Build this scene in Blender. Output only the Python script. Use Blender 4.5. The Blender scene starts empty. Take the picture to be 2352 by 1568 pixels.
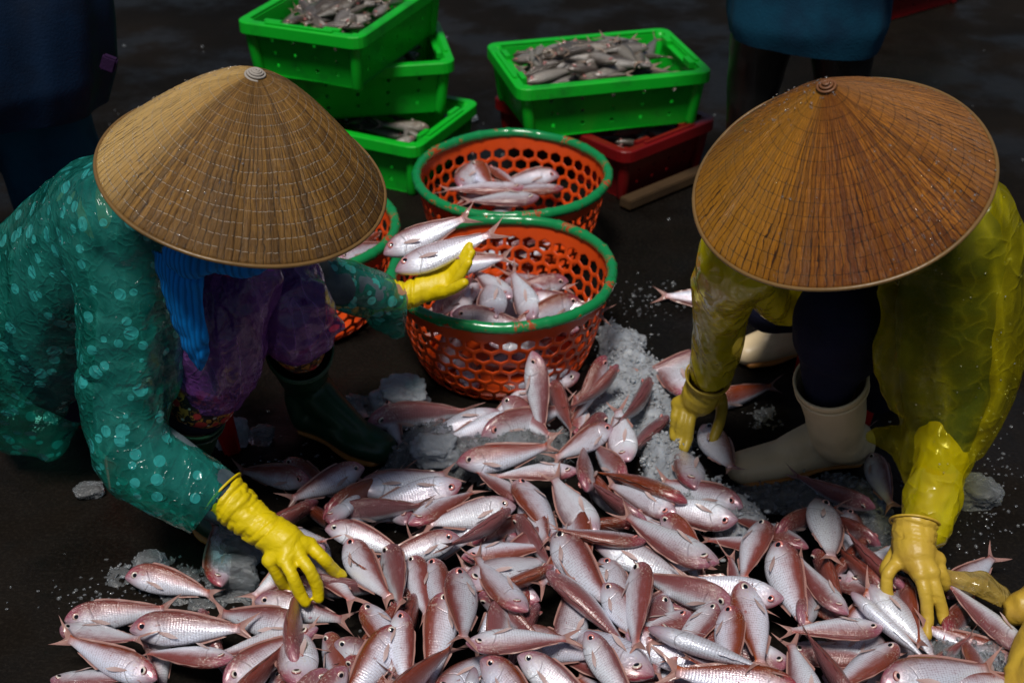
import bpy, bmesh, math, random
from mathutils import Vector, Matrix, noise
R = math.radians
random.seed(7)
S = bpy.context.scene
C = S.collection
# ------------------------------------------------------------------ camera, sky, sun, exposure
FPX, PITCH, CAMH = 3100.0, R(32), 1.8          # focal length in 2352-wide pixels, pitch below the horizon, eye height
cd = bpy.data.cameras.new('camera'); cam = bpy.data.objects.new('camera', cd); C.objects.link(cam)
cam.location = (0, 0, CAMH); cam.rotation_euler = (R(90) - PITCH, 0, 0)
cd.sensor_width = 36; cd.lens = 36 * FPX / 2352; cd.clip_end = 200
cd.dof.use_dof = True; cd.dof.focus_distance = 2.35; cd.dof.aperture_fstop = 4.5
S.camera = cam
SUN_EL, SUN_AZ = 66, -165                         # azimuth measured from +Y towards +X
w = bpy.data.worlds.new('World'); S.world = w; w.use_nodes = True
nt = w.node_tree; bg = nt.nodes['Background']
sky = nt.nodes.new('ShaderNodeTexSky'); sky.sky_type = 'NISHITA'; sky.sun_disc = False
sky.sun_elevation = R(SUN_EL); sky.sun_rotation = R(SUN_AZ)
nt.links.new(sky.outputs[0], bg.inputs[0]); bg.inputs[1].default_value = 0.05
sd = bpy.data.lights.new('sun', 'SUN'); sd.energy = 5.0; sd.angle = R(13); sd.color = (1, .95, .88)
sun = bpy.data.objects.new('sun', sd); C.objects.link(sun)
e, a = R(SUN_EL), R(SUN_AZ)
sv = Vector((math.cos(e) * math.sin(a), math.cos(e) * math.cos(a), math.sin(e)))
sun.rotation_euler = sv.to_track_quat('Z', 'Y').to_euler(); sun.location = (0, 0, 6)
S.view_settings.view_transform = 'Standard'; S.view_settings.look = 'None'
S.view_settings.exposure = -0.55; S.view_settings.gamma = 1

# ------------------------------------------------------------------ where things stand
def ray(px, py):
    a = (px - 1176) / FPX; b = (784 - py) / FPX; c, s = math.cos(PITCH), math.sin(PITCH)
    return Vector((a, c + b * s, -s + b * c))
CAM = Vector((0, 0, CAMH))
def atz(px, py, z=0.0):
    r = ray(px, py); return CAM + r * ((z - CAMH) / r.z)
def aty(px, py, Y):
    r = ray(px, py); return CAM + r * (Y / r.y)
CROPS = {0: (0, 1050, 2.387), 1: (700, 850, 2.94), 2: (1300, 850, 2.94), 3: (700, 1250, 2.94), 4: (1400, 1250, 2.94),
         5: (1900, 1150, 2.815), 6: (550, 1150, 3.92), 7: (1600, 650, 2.24), 8: (800, 500, 2.614), 9: (550, 0, 1.809)}
def cr(k, x, y):
    o = CROPS[k]; return ((o[0] + x / o[2]) * .91875, (o[1] + y / o[2]) * .91875)

# ------------------------------------------------------------------ objects
def tag(o, label=None, cat=None, group=None, kind=None):
    if label: o['label'] = label
    if cat: o['category'] = cat
    if group: o['group'] = group
    if kind: o['kind'] = kind
    return o
BASE = {}
def root_of(o):
    while o.parent: o = o.parent
    return o
def link(name, me, mat, parent=None, base=None, smooth=True):
    """me is in world coordinates; a top-level object gets its origin at its base"""
    o = bpy.data.objects.new(name, me); C.objects.link(o)
    if mat is not None:
        me.materials.clear(); me.materials.append(mat)
    if parent is None:
        if base is None:
            xs = [v.co.x for v in me.vertices]; ys = [v.co.y for v in me.vertices]; zs = [v.co.z for v in me.vertices]
            base = Vector(((min(xs) + max(xs)) / 2, (min(ys) + max(ys)) / 2, min(zs)))
        base = Vector(base); o.location = base; BASE[o.name] = base
    else:
        base = BASE[root_of(parent).name]; o.parent = parent
    me.transform(Matrix.Translation(-base))
    if smooth:
        for p in me.polygons: p.use_smooth = True
    me.update()
    return o
def empty(name, loc):
    o = bpy.data.objects.new(name, None); C.objects.link(o); o.location = loc; o.empty_display_size = .05
    BASE[o.name] = Vector(loc); return o
def to_me(bm, name='mesh'):
    me = bpy.data.meshes.new(name); bm.normal_update(); bm.to_mesh(me); bm.free(); return me
def applied(me, mods):
    """mesh after a list of (type, {settings}) modifiers"""
    o = bpy.data.objects.new('tmp', me); C.objects.link(o)
    for t, kw in mods:
        m = o.modifiers.new(t, t)
        for k, v in kw.items(): setattr(m, k, v)
    dg = bpy.context.evaluated_depsgraph_get(); dg.update()
    r = bpy.data.meshes.new_from_object(o.evaluated_get(dg)); bpy.data.objects.remove(o); bpy.data.meshes.remove(me)
    return r
def cr_spline(P, n):
    """Catmull-Rom through rows of numbers"""
    out = []
    Q = [[2 * a - b for a, b in zip(P[0], P[1])]] + [list(p) for p in P] + [[2 * a - b for a, b in zip(P[-1], P[-2])]]
    for i in range(1, len(Q) - 2):
        for k in range(n):
            t = k / n
            out.append([.5 * (2 * b + (c - a) * t + (2 * a - 5 * b + 4 * c - d) * t * t + (3 * b - a - 3 * c + d) * t ** 3)
                        for a, b, c, d in zip(Q[i - 1], Q[i], Q[i + 1], Q[i + 2])])
    out.append(list(P[-1])); return out
def add_tube(bm, pts, seg=16, n=6, ref=None, cap=True, closed_caps=True):
    """pts: rows (Vector, ra[, rb]); ra across ref, rb along ref; rounded ends"""
    rows = [list(p[0]) + [p[1], p[2] if len(p) > 2 else p[1]] for p in pts]
    sp = cr_spline(rows, n) if len(rows) > 2 else [[a + (b - a) * k / n for a, b in zip(rows[0], rows[1])] for k in range(n + 1)]
    ref = Vector(ref) if ref else Vector((0.13, 0.21, 1)).normalized()
    P = [Vector(s[:3]) for s in sp]
    T = [((P[min(i + 1, len(P) - 1)] - P[max(i - 1, 0)])).normalized() for i in range(len(P))]
    rings = []
    def ring(c, t, ra, rb):
        x = t.cross(ref)
        x = x.normalized() if x.length > 1e-4 else t.orthogonal().normalized()
        y = x.cross(t).normalized()
        return [bm.verts.new(c + x * (ra * math.cos(2 * math.pi * k / seg)) + y * (rb * math.sin(2 * math.pi * k / seg))) for k in range(seg)]
    if cap:
        for q in (.97, .8, .45):
            r = math.sqrt(1 - q * q); m = min(sp[0][3], sp[0][4])
            rings.append(ring(P[0] - T[0] * m * q, T[0], sp[0][3] * r, sp[0][4] * r))
    for c, t, s in zip(P, T, sp): rings.append(ring(c, t, max(s[3], 1e-4), max(s[4], 1e-4)))
    if cap:
        for q in (.45, .8, .97):
            r = math.sqrt(1 - q * q); m = min(sp[-1][3], sp[-1][4])
            rings.append(ring(P[-1] + T[-1] * m * q, T[-1], sp[-1][3] * r, sp[-1][4] * r))
    for A, B in zip(rings, rings[1:]):
        for k in range(seg): bm.faces.new((A[k], A[(k + 1) % seg], B[(k + 1) % seg], B[k]))
    if closed_caps:
        bm.faces.new(rings[0][::-1]); bm.faces.new(rings[-1])
def fbm(p, s, o=3):
    return noise.fractal(Vector(p) * s, 1.0, 2.0, o)
def ridged(p, s):
    return 1 - abs(noise.noise(Vector(p) * s)) * 2
def blob(chains, voxel=.01, smooth=4, wr=0, wscale=9, stretch=(1, 1, 1), extra=None):
    """one continuous skin over several tubes"""
    bm = bmesh.new()
    for c in chains:
        kw = {}
        if isinstance(c, dict): kw = {k: v for k, v in c.items() if k != 'p'}; c = c['p']
        add_tube(bm, c, **kw)
    bmesh.ops.recalc_face_normals(bm, faces=bm.faces)
    me = applied(to_me(bm), [('REMESH', dict(mode='VOXEL', voxel_size=voxel, use_smooth_shade=True)),
                             ('SMOOTH', dict(iterations=smooth, factor=.6))])
    if wr or extra:
        N = [v.normal.copy() for v in me.vertices]
        for v, n in zip(me.vertices, N):
            q = Vector((v.co.x * stretch[0], v.co.y * stretch[1], v.co.z * stretch[2]))
            wv = noise.noise_vector(q * 4) * .06
            d = wr * (ridged(q + wv, wscale) * .8 + ridged(q + wv * 2 + Vector((5, 3, 1)), wscale * 2.3) * .35 - .75) if wr else 0
            if extra: d += extra(v.co, n)
            v.co += n * d
    me.update(); return me

def surf(me, seed, n, cl=9, thr=.1, facing=.15, bias=None):
    """points on a skin for added drops, in patches, biased to the sides meant to glint"""
    rnd = random.Random(seed); N = len(me.vertices); out = []; k = 0
    while len(out) < n and k < n * 60:
        k += 1; v = me.vertices[rnd.randrange(N)]
        if v.normal.z < facing or noise.noise(v.co * cl + Vector((seed, 0, 0))) < thr: continue
        if bias and rnd.random() > bias(v.co): continue
        out.append((v.co + Vector((rnd.gauss(0, .002), rnd.gauss(0, .002), 0)), v.normal.copy(), rnd.choice((.0007, .0009, .0012, .0017))))
    return out
def drops(parent, pts):  # small clear drops added for the sun glints they catch
    bm = bmesh.new()
    for p, n, r in pts: bmesh.ops.create_icosphere(bm, subdivisions=2, radius=r, matrix=Matrix.Translation(p) @ n.to_track_quat('Z', 'Y').to_matrix().to_4x4() @ Matrix.Diagonal((1.1, 1, .6, 1)))
    o = link('water_drops', to_me(bm), M['drop'], parent); o['kind'] = 'stuff'; return o

# ------------------------------------------------------------------ node helper
class Sh:
    def __init__(s, name):
        s.m = bpy.data.materials.new(name); s.m.use_nodes = True; s.t = s.m.node_tree; s.b = s.t.nodes['Principled BSDF']
        s.out = s.t.nodes['Material Output']
    def put(s, sock, v):
        if hasattr(v, 'is_linked') or isinstance(v, bpy.types.NodeSocket): s.t.links.new(v, sock)
        elif v is not None:
            if isinstance(v, (tuple, list)) and len(v) == 3 and sock.type == 'RGBA': v = (*v, 1)
            sock.default_value = v
    def n(s, typ, ins=None, **props):
        nd = s.t.nodes.new(typ)
        for k, v in props.items(): setattr(nd, k, v)
        for k, v in (ins or {}).items(): s.put(nd.inputs[k], v)
        return nd
    def math(s, op, a, b=None, c=None, clamp=False):
        nd = s.n('ShaderNodeMath', {0: a}, operation=op, use_clamp=clamp)
        if b is not None: s.put(nd.inputs[1], b)
        if c is not None: s.put(nd.inputs[2], c)
        return nd.outputs[0]
    def ss(s, v, a, b):     # smoothstep
        nd = s.n('ShaderNodeMapRange', {0: v, 1: a, 2: b}, interpolation_type='SMOOTHSTEP'); return nd.outputs[0]
    def mix(s, f, a, b, mode='MIX'):
        nd = s.t.nodes.new('ShaderNodeMix'); nd.data_type = 'RGBA'; nd.blend_type = mode
        s.put(nd.inputs[0], f); s.put(nd.inputs[6], a); s.put(nd.inputs[7], b); return nd.outputs[2]
    def co(s, which='Object'): return s.n('ShaderNodeTexCoord').outputs[which]
    def vec(s, v, sc=(1, 1, 1), loc=(0, 0, 0), rot=(0, 0, 0)):
        nd = s.n('ShaderNodeMapping', {0: v}); nd.inputs['Scale'].default_value = sc; nd.inputs['Location'].default_value = loc
        nd.inputs['Rotation'].default_value = rot; return nd.outputs[0]
    def noise(s, v, scale, detail=3, rough=.5, dist=0):
        return s.n('ShaderNodeTexNoise', {'Vector': v, 'Scale': scale, 'Detail': detail, 'Roughness': rough, 'Distortion': dist}).outputs[0]
    def vor(s, v, scale, out='Distance', rnd=1.0, dims='3D', feature='F1'):
        nd = s.n('ShaderNodeTexVoronoi', voronoi_dimensions=dims, feature=feature); s.put(nd.inputs['Vector'], v)
        nd.inputs['Scale'].default_value = scale; nd.inputs['Randomness'].default_value = rnd; return nd.outputs[out]
    def bump(s, h, strength=.5, dist=.002, normal=None):
        nd = s.n('ShaderNodeBump', {'Height': h, 'Strength': strength, 'Distance': dist})
        if normal is not None: s.put(nd.inputs['Normal'], normal)
        return nd.outputs[0]
    def set(s, **kw):
        names = dict(color='Base Color', rough='Roughness', metal='Metallic', spec='Specular IOR Level', normal='Normal', coat='Coat Weight',
                     coatr='Coat Roughness', trans='Transmission Weight', ior='IOR', alpha='Alpha', sss='Subsurface Weight', coatn='Coat Normal', sheen='Sheen Weight')
        for k, v in kw.items(): s.put(s.b.inputs[names[k]], v)
        return s
    def sep(s, v): return s.n('ShaderNodeSeparateXYZ', {0: v}).outputs

# ------------------------------------------------------------------ materials
def m_plastic(name, col, dirt=(.02, .02, .02), rough=.35, dn=.35):
    s = Sh(name); o = s.co()
    n1 = s.noise(o, 9, 5, .65); n2 = s.noise(o, 60, 3)
    c = s.mix(s.math('MULTIPLY', s.ss(n1, .5, .8), dn), col, dirt)
    s.set(color=c, rough=s.math('ADD', s.math('MULTIPLY', n2, .25), rough - .1), spec=.4, normal=s.bump(n2, .15, .001))
    return s.m
def m_floor():
    s = Sh('wet_concrete'); o = s.co()
    n1 = s.noise(o, 1.3, 6, .6); n2 = s.noise(o, 14, 6, .65); n3 = s.noise(o, 130, 4, .7)
    c = s.mix(s.ss(n1, .35, .7), (.0015, .0011, .0008), (.0075, .0052, .0034))
    c = s.mix(s.math('MULTIPLY', s.ss(n3, .45, .75), .6), c, (.018, .014, .010))
    c = s.mix(s.math('MULTIPLY', s.ss(n2, .52, .7), .55), c, (.003, .003, .002))
    wet = s.ss(s.noise(o, 3.1, 4, .6), .42, .62)
    r = s.math('MULTIPLY_ADD', wet, -.35, .62); r = s.math('ADD', r, s.math('MULTIPLY', n3, .15))
    h = s.math('ADD', s.math('MULTIPLY', n2, .6), s.math('MULTIPLY', n3, .5))
    s.set(color=c, rough=r, spec=s.math('MULTIPLY_ADD', wet, .18, .08), normal=s.bump(h, .7, .005)); return s.m
def m_fish(name='fish_skin', grey=False):
    s = Sh(name)
    f = s.n('ShaderNodeAttribute', attribute_name='fco').outputs['Vector']; x, y, z = s.sep(f)[:3]
    oi = s.n('ShaderNodeObjectInfo'); tone = s.sep(oi.outputs['Color'])[0]; rnd = oi.outputs['Random']
    off = s.n('ShaderNodeCombineXYZ', {0: s.math('MULTIPLY', rnd, 37), 1: 0, 2: s.math('MULTIPLY', rnd, 11)}).outputs[0]
    fv = s.n('ShaderNodeVectorMath', {0: f, 1: off}, operation='ADD').outputs[0]
    n1 = s.noise(s.vec(fv, (9, 2, 1.8)), 1, 4, .6); n2 = s.noise(s.vec(fv, (40, 6, 5)), 1, 3, .6)
    zz = s.math('ADD', z, s.math('MULTIPLY', s.math('SUBTRACT', n1, .5), .5))
    lo = s.math('MULTIPLY_ADD', tone, -1.15, .56); lo = s.math('SUBTRACT', lo, .12); hi = s.math('ADD', lo, .80)
    back = s.n('ShaderNodeMapRange', {0: zz, 1: lo, 2: hi}, interpolation_type='SMOOTHSTEP').outputs[0]
    if grey:
        silver, brown, pink, hd, tl = (.26, .24, .22), (.075, .06, .05), (.2, .16, .12), (.12, .095, .08), (.12, .10, .07)
    else:
        silver, brown, pink, hd, tl = (.82, .85, .96), (.17, .048, .040), (.48, .27, .30), (.32, .10, .15), (.42, .14, .11)
    c = s.mix(back, silver, brown)
    mid = s.math('MULTIPLY', s.ss(zz, -.35, .35), s.ss(zz, .95, .2))
    c = s.mix(s.math('MULTIPLY', mid, .28), c, pink)
    c = s.mix(s.math('MULTIPLY', s.ss(n1, .55, .75), .3), c, pink)
    head = s.math('MULTIPLY', s.ss(s.math('ADD', x, s.math('MULTIPLY', n2, .06)), .25, .04), .75); c = s.mix(head, c, hd)
    c = s.mix(s.math('MULTIPLY', s.ss(x, .70, .84), .7), c, tl)
    # gill cover edge, mouth slit, cheek plates
    g = s.math('ABSOLUTE', s.math('SUBTRACT', x, s.math('ADD', .205, s.math('MULTIPLY', s.math('COSINE', s.math('MULTIPLY', s.math('ADD', z, .1), 1.9)), .045))))
    gl = s.ss(g, .009, .0)
    gl = s.math('MULTIPLY', gl, s.ss(z, .72, .4))
    mo = s.math('MULTIPLY', s.ss(s.math('ABSOLUTE', s.math('ADD', s.math('ADD', z, .2), s.math('MULTIPLY', x, 2.5))), .09, .02), s.ss(x, .075, .06))
    bony = s.math('MULTIPLY', s.ss(x, .30, .2), s.ss(n2, .5, .72))
    c = s.mix(s.math('MULTIPLY', bony, .5), c, (.62, .52, .46) if not grey else (.2, .15, .1))
    if not grey:
        br = s.math('MULTIPLY', s.ss(s.noise(s.vec(fv, (14, 3, 3), (3, 1, 7)), 1, 3, .6), .64, .74), .6); c = s.mix(br, c, (.26, .035, .025))
    c = s.mix(s.math('MULTIPLY', s.math('MAXIMUM', s.math('MULTIPLY', gl, .6), mo), .5), c, (.14, .06, .06))
    # scales
    sv_ = s.vec(f, (46, 0, 9)); sx, sy, sz = s.sep(sv_)[:3]
    v2 = s.n('ShaderNodeCombineXYZ', {0: sx, 1: sz, 2: 0}).outputs[0]
    sc = s.vor(v2, 1.0, rnd=.28, dims='2D'); body = s.math('MULTIPLY', s.ss(x, .22, .27), s.ss(x, .83, .78))
    scb = s.math('MULTIPLY', sc, body)
    c = s.mix(s.math('MULTIPLY', s.ss(scb, .38, .62), .42), c, (.16, .07, .07) if not grey else (.05, .04, .035))
    crk = s.noise(s.vec(fv, (34, 5, 7), (8, 1, 2)), 1, 3, .7, 1.2); crm = s.math('MULTIPLY', s.ss(x, .36, .26), s.ss(x, .10, .17))
    h = s.math('ADD', s.math('MULTIPLY', scb, -1.0), s.math('MULTIPLY', n2, .5)); h = s.math('ADD', h, s.math('MULTIPLY', s.math('MULTIPLY', crk, crm), 3.2)); h = s.math('SUBTRACT', h, s.math('MULTIPLY', gl, 2.5))
    nm = s.bump(h, .55, .0012)
    hs = s.n('ShaderNodeHueSaturation', {'Hue': s.math('MULTIPLY_ADD', rnd, .03, .485), 'Saturation': s.math('MULTIPLY_ADD', rnd, .4, .9),
             'Value': s.math('MULTIPLY_ADD', s.math('FRACT', s.math('MULTIPLY', rnd, 7.3)), .3, .8), 'Color': c}).outputs[0]
    sp = s.noise(s.vec(f, (60, 14, 14), (2, 4, 6)), 1, 2, .6)
    s.set(color=hs, rough=.24, metal=s.math('MULTIPLY_ADD', back, -.20, .22) if not grey else .1, spec=.55, normal=nm, coat=.8, coatr=.09, coatn=s.bump(s.math('ADD', sp, s.math('MULTIPLY', scb, -.4)), .55, .003))
    return s.m
def m_fin(name, c1, c2):
    s = Sh(name); f = s.n('ShaderNodeAttribute', attribute_name='fco').outputs['Vector']; x, y, z = s.sep(f)[:3]
    wv = s.math('SINE', s.math('MULTIPLY', z, 75)); n = s.noise(s.vec(f, (5, 5, 30)), 1, 3)
    c = s.mix(s.ss(x, 0, 1), c1, c2); c = s.mix(s.math('MULTIPLY', s.ss(wv, .2, 1), .4), c, (.20, .05, .04))
    c = s.mix(s.math('MULTIPLY', n, .35), c, (.6, .4, .36))
    s.set(color=c, rough=.35, coat=.4, coatr=.15, normal=s.bump(wv, .4, .001)); return s.m
def m_eye():
    s = Sh('fish_eye'); x, y, z = s.sep(s.n('ShaderNodeAttribute', attribute_name='fco').outputs['Vector'])[:3]
    d = s.math('SQRT', s.math('ADD', s.math('POWER', x, 2), s.math('POWER', z, 2)))
    rnd = s.n('ShaderNodeObjectInfo').outputs['Random']
    iris = s.mix(s.ss(rnd, .2, .8), (.62, .56, .50), (.62, .22, .20))
    c = s.mix(s.ss(d, .50, .58), (.003, .004, .008), iris); c = s.mix(s.ss(d, .82, .95), c, (.28, .08, .08))
    s.set(color=c, rough=.12, spec=.6, coat=.6, coatr=.05); return s.m
def m_film(name, col, alpha, dots=None, rough=.17, wscale=30, fold=(.3, .3, .05), inner=None, dotscale=24):
    """thin plastic film: part of the light goes straight through, tinted"""
    s = Sh(name); o = s.co()
    ov = s.vec(o, (1, 1, .25), (1, 2, 0), (.25, .15, .3)); big = s.noise(o, 7, 3, .5)
    r1 = s.math('SUBTRACT', 1, s.math('ABSOLUTE', s.math('MULTIPLY_ADD', s.noise(ov, wscale * .6, 1.5, .4, .3), 2, -1)))
    r2 = s.math('SUBTRACT', 1, s.math('ABSOLUTE', s.math('MULTIPLY_ADD', s.noise(s.vec(o, (1, .5, 1), (3, 2, 1), (.5, .7, .9)), wscale * 1.5, 1.5, .5, .4), 2, -1)))
    vf = s.vor(s.vec(ov, (1, 1, 1.6)), wscale * .55); vf2 = s.vor(ov, wscale * 1.4)
    l1, l2 = s.math('POWER', r1, 11), s.math('MULTIPLY', s.math('POWER', r2, 14), .5); h = s.math('ADD', s.math('MULTIPLY', s.math('POWER', r1, 4), .8), s.math('MULTIPLY', s.math('POWER', r2, 5), .5)); h = s.math('ADD', h, s.math('ADD', s.math('MULTIPLY', vf, 1.3), s.math('MULTIPLY', vf2, .5)))
    ln = s.math('ADD', s.math('MULTIPLY', l1, .5), s.math('MULTIPLY', l2, .35))
    c = s.mix(s.math('MULTIPLY', ln, .45), col, fold); c = s.mix(s.math('MULTIPLY', s.ss(big, .4, .7), .35), c, tuple(x * .45 for x in col))
    lw = s.n('ShaderNodeLayerWeight', {0: .35}).outputs['Facing']
    al = s.math('ADD', s.math('ADD', alpha, s.math('MULTIPLY', ln, .32)), s.math('MULTIPLY', s.math('POWER', lw, 3.0), .55), clamp=True)
    if dots:
        d = s.vor(o, dotscale, rnd=.85); thr = s.math('MULTIPLY_ADD', s.sep(s.vor(o, dotscale, 'Color', rnd=.85))[0], .22, .20)
        dm = s.math('LESS_THAN', d, thr); c = s.mix(dm, c, dots); al = s.math('ADD', al, s.math('MULTIPLY', dm, .34), clamp=True)
    s.set(color=c, rough=rough, spec=.55, normal=s.bump(h, .8, .0045), coat=.6, coatr=.07)
    tr = s.n('ShaderNodeBsdfTransparent', {0: tuple(min(1, x * .6 + .45) for x in (c0 / max(col) for c0 in col))})
    mx = s.n('ShaderNodeMixShader', {0: al, 1: tr.outputs[0], 2: s.b.outputs[0]}); s.t.links.new(mx.outputs[0], s.out.inputs[0])
    return s.m
def m_rubber(name, col, rough=.42, var=.25, wrk=.5, col2=None, spec=.45):
    s = Sh(name); o = s.co(); n1 = s.noise(o, 11, 4, .6); n2 = s.noise(s.vec(o, (1, 1, 1.6)), 34, 3, .6, .5); n3 = s.noise(o, 220, 2)
    c2 = col2 or tuple(x * .45 for x in col)
    c = s.mix(s.math('MULTIPLY', s.ss(n1, .45, .75), var), col, c2)
    h = s.math('ADD', n2, s.math('MULTIPLY', n3, .12))
    s.set(color=c, rough=s.math('MULTIPLY_ADD', n1, .2, rough - .1), spec=spec, normal=s.bump(h, wrk, .003)); return s.m
def m_cloth(name, col, col2=None, scale=160, rough=.85, pleat=0):
    s = Sh(name); o = s.co(); n = s.noise(o, scale, 3); n1 = s.noise(o, 8, 3)
    c = s.mix(s.ss(n1, .4, .7), col, col2 or tuple(x * .6 for x in col)); h = n
    if pleat:
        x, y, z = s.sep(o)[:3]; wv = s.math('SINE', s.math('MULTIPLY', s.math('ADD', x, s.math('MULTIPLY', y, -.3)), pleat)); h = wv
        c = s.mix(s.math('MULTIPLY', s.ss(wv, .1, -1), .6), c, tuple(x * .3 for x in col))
    s.set(color=c, rough=rough, spec=.2, normal=s.bump(h, .5, .002), sheen=0.0); return s.m
def m_floral():
    s = Sh('floral_cloth'); o = s.co(); d = s.vor(o, 38); n = s.noise(o, 60, 3, .6, 1.5); d2 = s.vor(s.vec(o, loc=(3, 1, 4)), 55)
    c = s.mix(s.ss(n, .5, .56), (.012, .01, .012), (.35, .16, .03)); c = s.mix(s.ss(d, .42, .3), c, (.33, .03, .03)); c = s.mix(s.ss(d2, .25, .18), c, (.45, .42, .38))
    s.set(color=c, rough=.85, spec=.2); return s.m
def m_ice(name, tr=.45, col=(.56, .60, .66)):
    s = Sh(name); o = s.co(); n = s.noise(o, 38, 6, .72); v = s.vor(o, 210); v2 = s.vor(o, 85)
    c = s.mix(s.ss(n, .38, .66), tuple(x * .82 for x in col), col)
    h = s.math('ADD', n, s.math('MULTIPLY', s.math('ADD', v, v2), .35))
    s.set(color=c, rough=s.math('MULTIPLY_ADD', n, .3, .02), spec=.5, trans=tr, ior=1.3, normal=s.bump(h, .6, .004), sss=.5 if tr < .5 else 0.0)
    s.b.inputs['Subsurface Radius'].default_value = (.02, .025, .03); s.b.inputs['Subsurface Scale'].default_value = .6; return s.m
def m_hat(name, A, B, D, thread, line, nstrip, nring, gloss, stain, sector_tones=None):
    s = Sh(name); uv = s.co('UV'); u, v, _ = s.sep(uv)[:3]
    c8 = s.math('COSINE', s.math('MULTIPLY', u, 6.28318)); s8 = s.math('SINE', s.math('MULTIPLY', u, 6.28318))
    cyl = s.n('ShaderNodeCombineXYZ', {0: c8, 1: s8, 2: s.math('MULTIPLY', v, .16)}).outputs[0]
    fib = s.noise(cyl, 64, 5, .75); fib2 = s.noise(s.vec(cyl, loc=(3, 2, 1)), 13, 4, .6)
    pl = s.n('ShaderNodeCombineXYZ', {0: s.math('MULTIPLY', c8, v), 1: s.math('MULTIPLY', s8, v), 2: 0}).outputs[0]
    big = s.noise(pl, 2.2, 4, .6); fine = s.noise(s.vec(pl), 40, 4, .65)
    wob = s.math('SUBTRACT', s.noise(s.n('ShaderNodeCombineXYZ', {0: s.math('MULTIPLY', c8, 1.0), 1: s8, 2: s.math('MULTIPLY', v, .9)}).outputs[0], 7, 3, .6), .5)
    u = s.math('ADD', u, s.math('MULTIPLY', wob, .012)); u = s.math('ADD', u, s.math('MULTIPLY', s.math('SUBTRACT', s.noise(cyl, 30, 2, .5), .5), .006))
    strip = s.math('FLOOR', s.math('MULTIPLY', u, nstrip)); wn = s.n('ShaderNodeTexWhiteNoise', {'W': strip}, noise_dimensions='1D').outputs[0]
    cellr = s.n('ShaderNodeTexWhiteNoise', {'Vector': s.n('ShaderNodeCombineXYZ', {0: strip, 1: s.math('FLOOR', s.math('MULTIPLY', v, nring)), 2: 0}).outputs[0]}, noise_dimensions='2D').outputs[0]
    c = s.mix(s.ss(fib, .40, .60), tuple(x * 1.25 for x in A), B)
    c = s.mix(s.math('MULTIPLY', s.ss(s.math('ADD', s.math('MULTIPLY', wn, .5), s.math('MULTIPLY', fib2, .6)), .45, .85), .75), c, D)
    c = s.mix(s.math('MULTIPLY', s.ss(fine, .5, .75), stain * .8), c, tuple(x * .4 for x in D))
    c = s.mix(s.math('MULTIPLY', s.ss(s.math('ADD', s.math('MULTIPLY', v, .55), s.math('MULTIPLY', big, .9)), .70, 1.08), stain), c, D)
    c = s.mix(s.math('MULTIPLY', cellr, .28), c, tuple(x * .5 for x in A))
    if sector_tones:   # tone by sector of the cone; the left hat's carry painted light and shade
        for (cx, sx, col, lo, hi, am) in sector_tones:
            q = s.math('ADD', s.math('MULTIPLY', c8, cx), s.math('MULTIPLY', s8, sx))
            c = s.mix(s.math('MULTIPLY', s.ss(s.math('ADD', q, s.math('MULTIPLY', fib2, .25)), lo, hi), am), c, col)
    fr = s.math('FRACT', s.math('MULTIPLY', u, nstrip)); wv_ = s.math('ABSOLUTE', s.math('SUBTRACT', fr, .5))
    ln = s.math('MULTIPLY', s.ss(wv_, .40, .48), s.ss(v, .02, .2)); c = s.mix(s.math('MULTIPLY', ln, line[3]), c, line[:3])
    rv = s.math('ADD', s.math('MULTIPLY', v, nring), s.math('MULTIPLY', s.math('SUBTRACT', s.noise(pl, 5, 2), .5), .35))
    rf = s.math('ABSOLUTE', s.math('SUBTRACT', s.math('FRACT', rv), .5)); rg = s.math('MULTIPLY', s.ss(rf, .47, .492), s.ss(s.noise(pl, 9, 3, .6), .30, .50))
    dash = s.math('GREATER_THAN', s.math('FRACT', s.math('MULTIPLY', u, nstrip * 1.0)), thread[4])
    c = s.mix(s.math('MULTIPLY', s.math('MULTIPLY', rg, thread[3]), dash), c, thread[:3])
    knot = s.math('MULTIPLY', s.ss(rf, .41, .47), s.ss(wv_, .38, .47)); c = s.mix(s.math('MULTIPLY', knot, .75), c, (.015, .01, .006))
    h = s.math('ADD', s.math('MULTIPLY', fib, 1.3), s.math('MULTIPLY', s.ss(wv_, .5, .3), .5)); h = s.math('SUBTRACT', h, s.math('MULTIPLY', rg, .6))
    h = s.math('ADD', h, s.math('MULTIPLY', fine, .5))
    s.set(color=c, rough=s.math('MULTIPLY_ADD', fine, .3, gloss + .15), spec=.22, normal=s.bump(h, .8, .0022), coat=s.math('MULTIPLY', s.ss(fib2, .40, .62), .8), coatr=.10, coatn=s.bump(s.math('ADD', fib, fine), .8, .005)); return s.m
def m_drop():
    s = Sh('water_drop'); s.set(color=(.9, .92, .95), rough=.03, spec=.6, trans=.9, ior=1.33, coat=1.0, coatr=.02); return s.m
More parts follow.
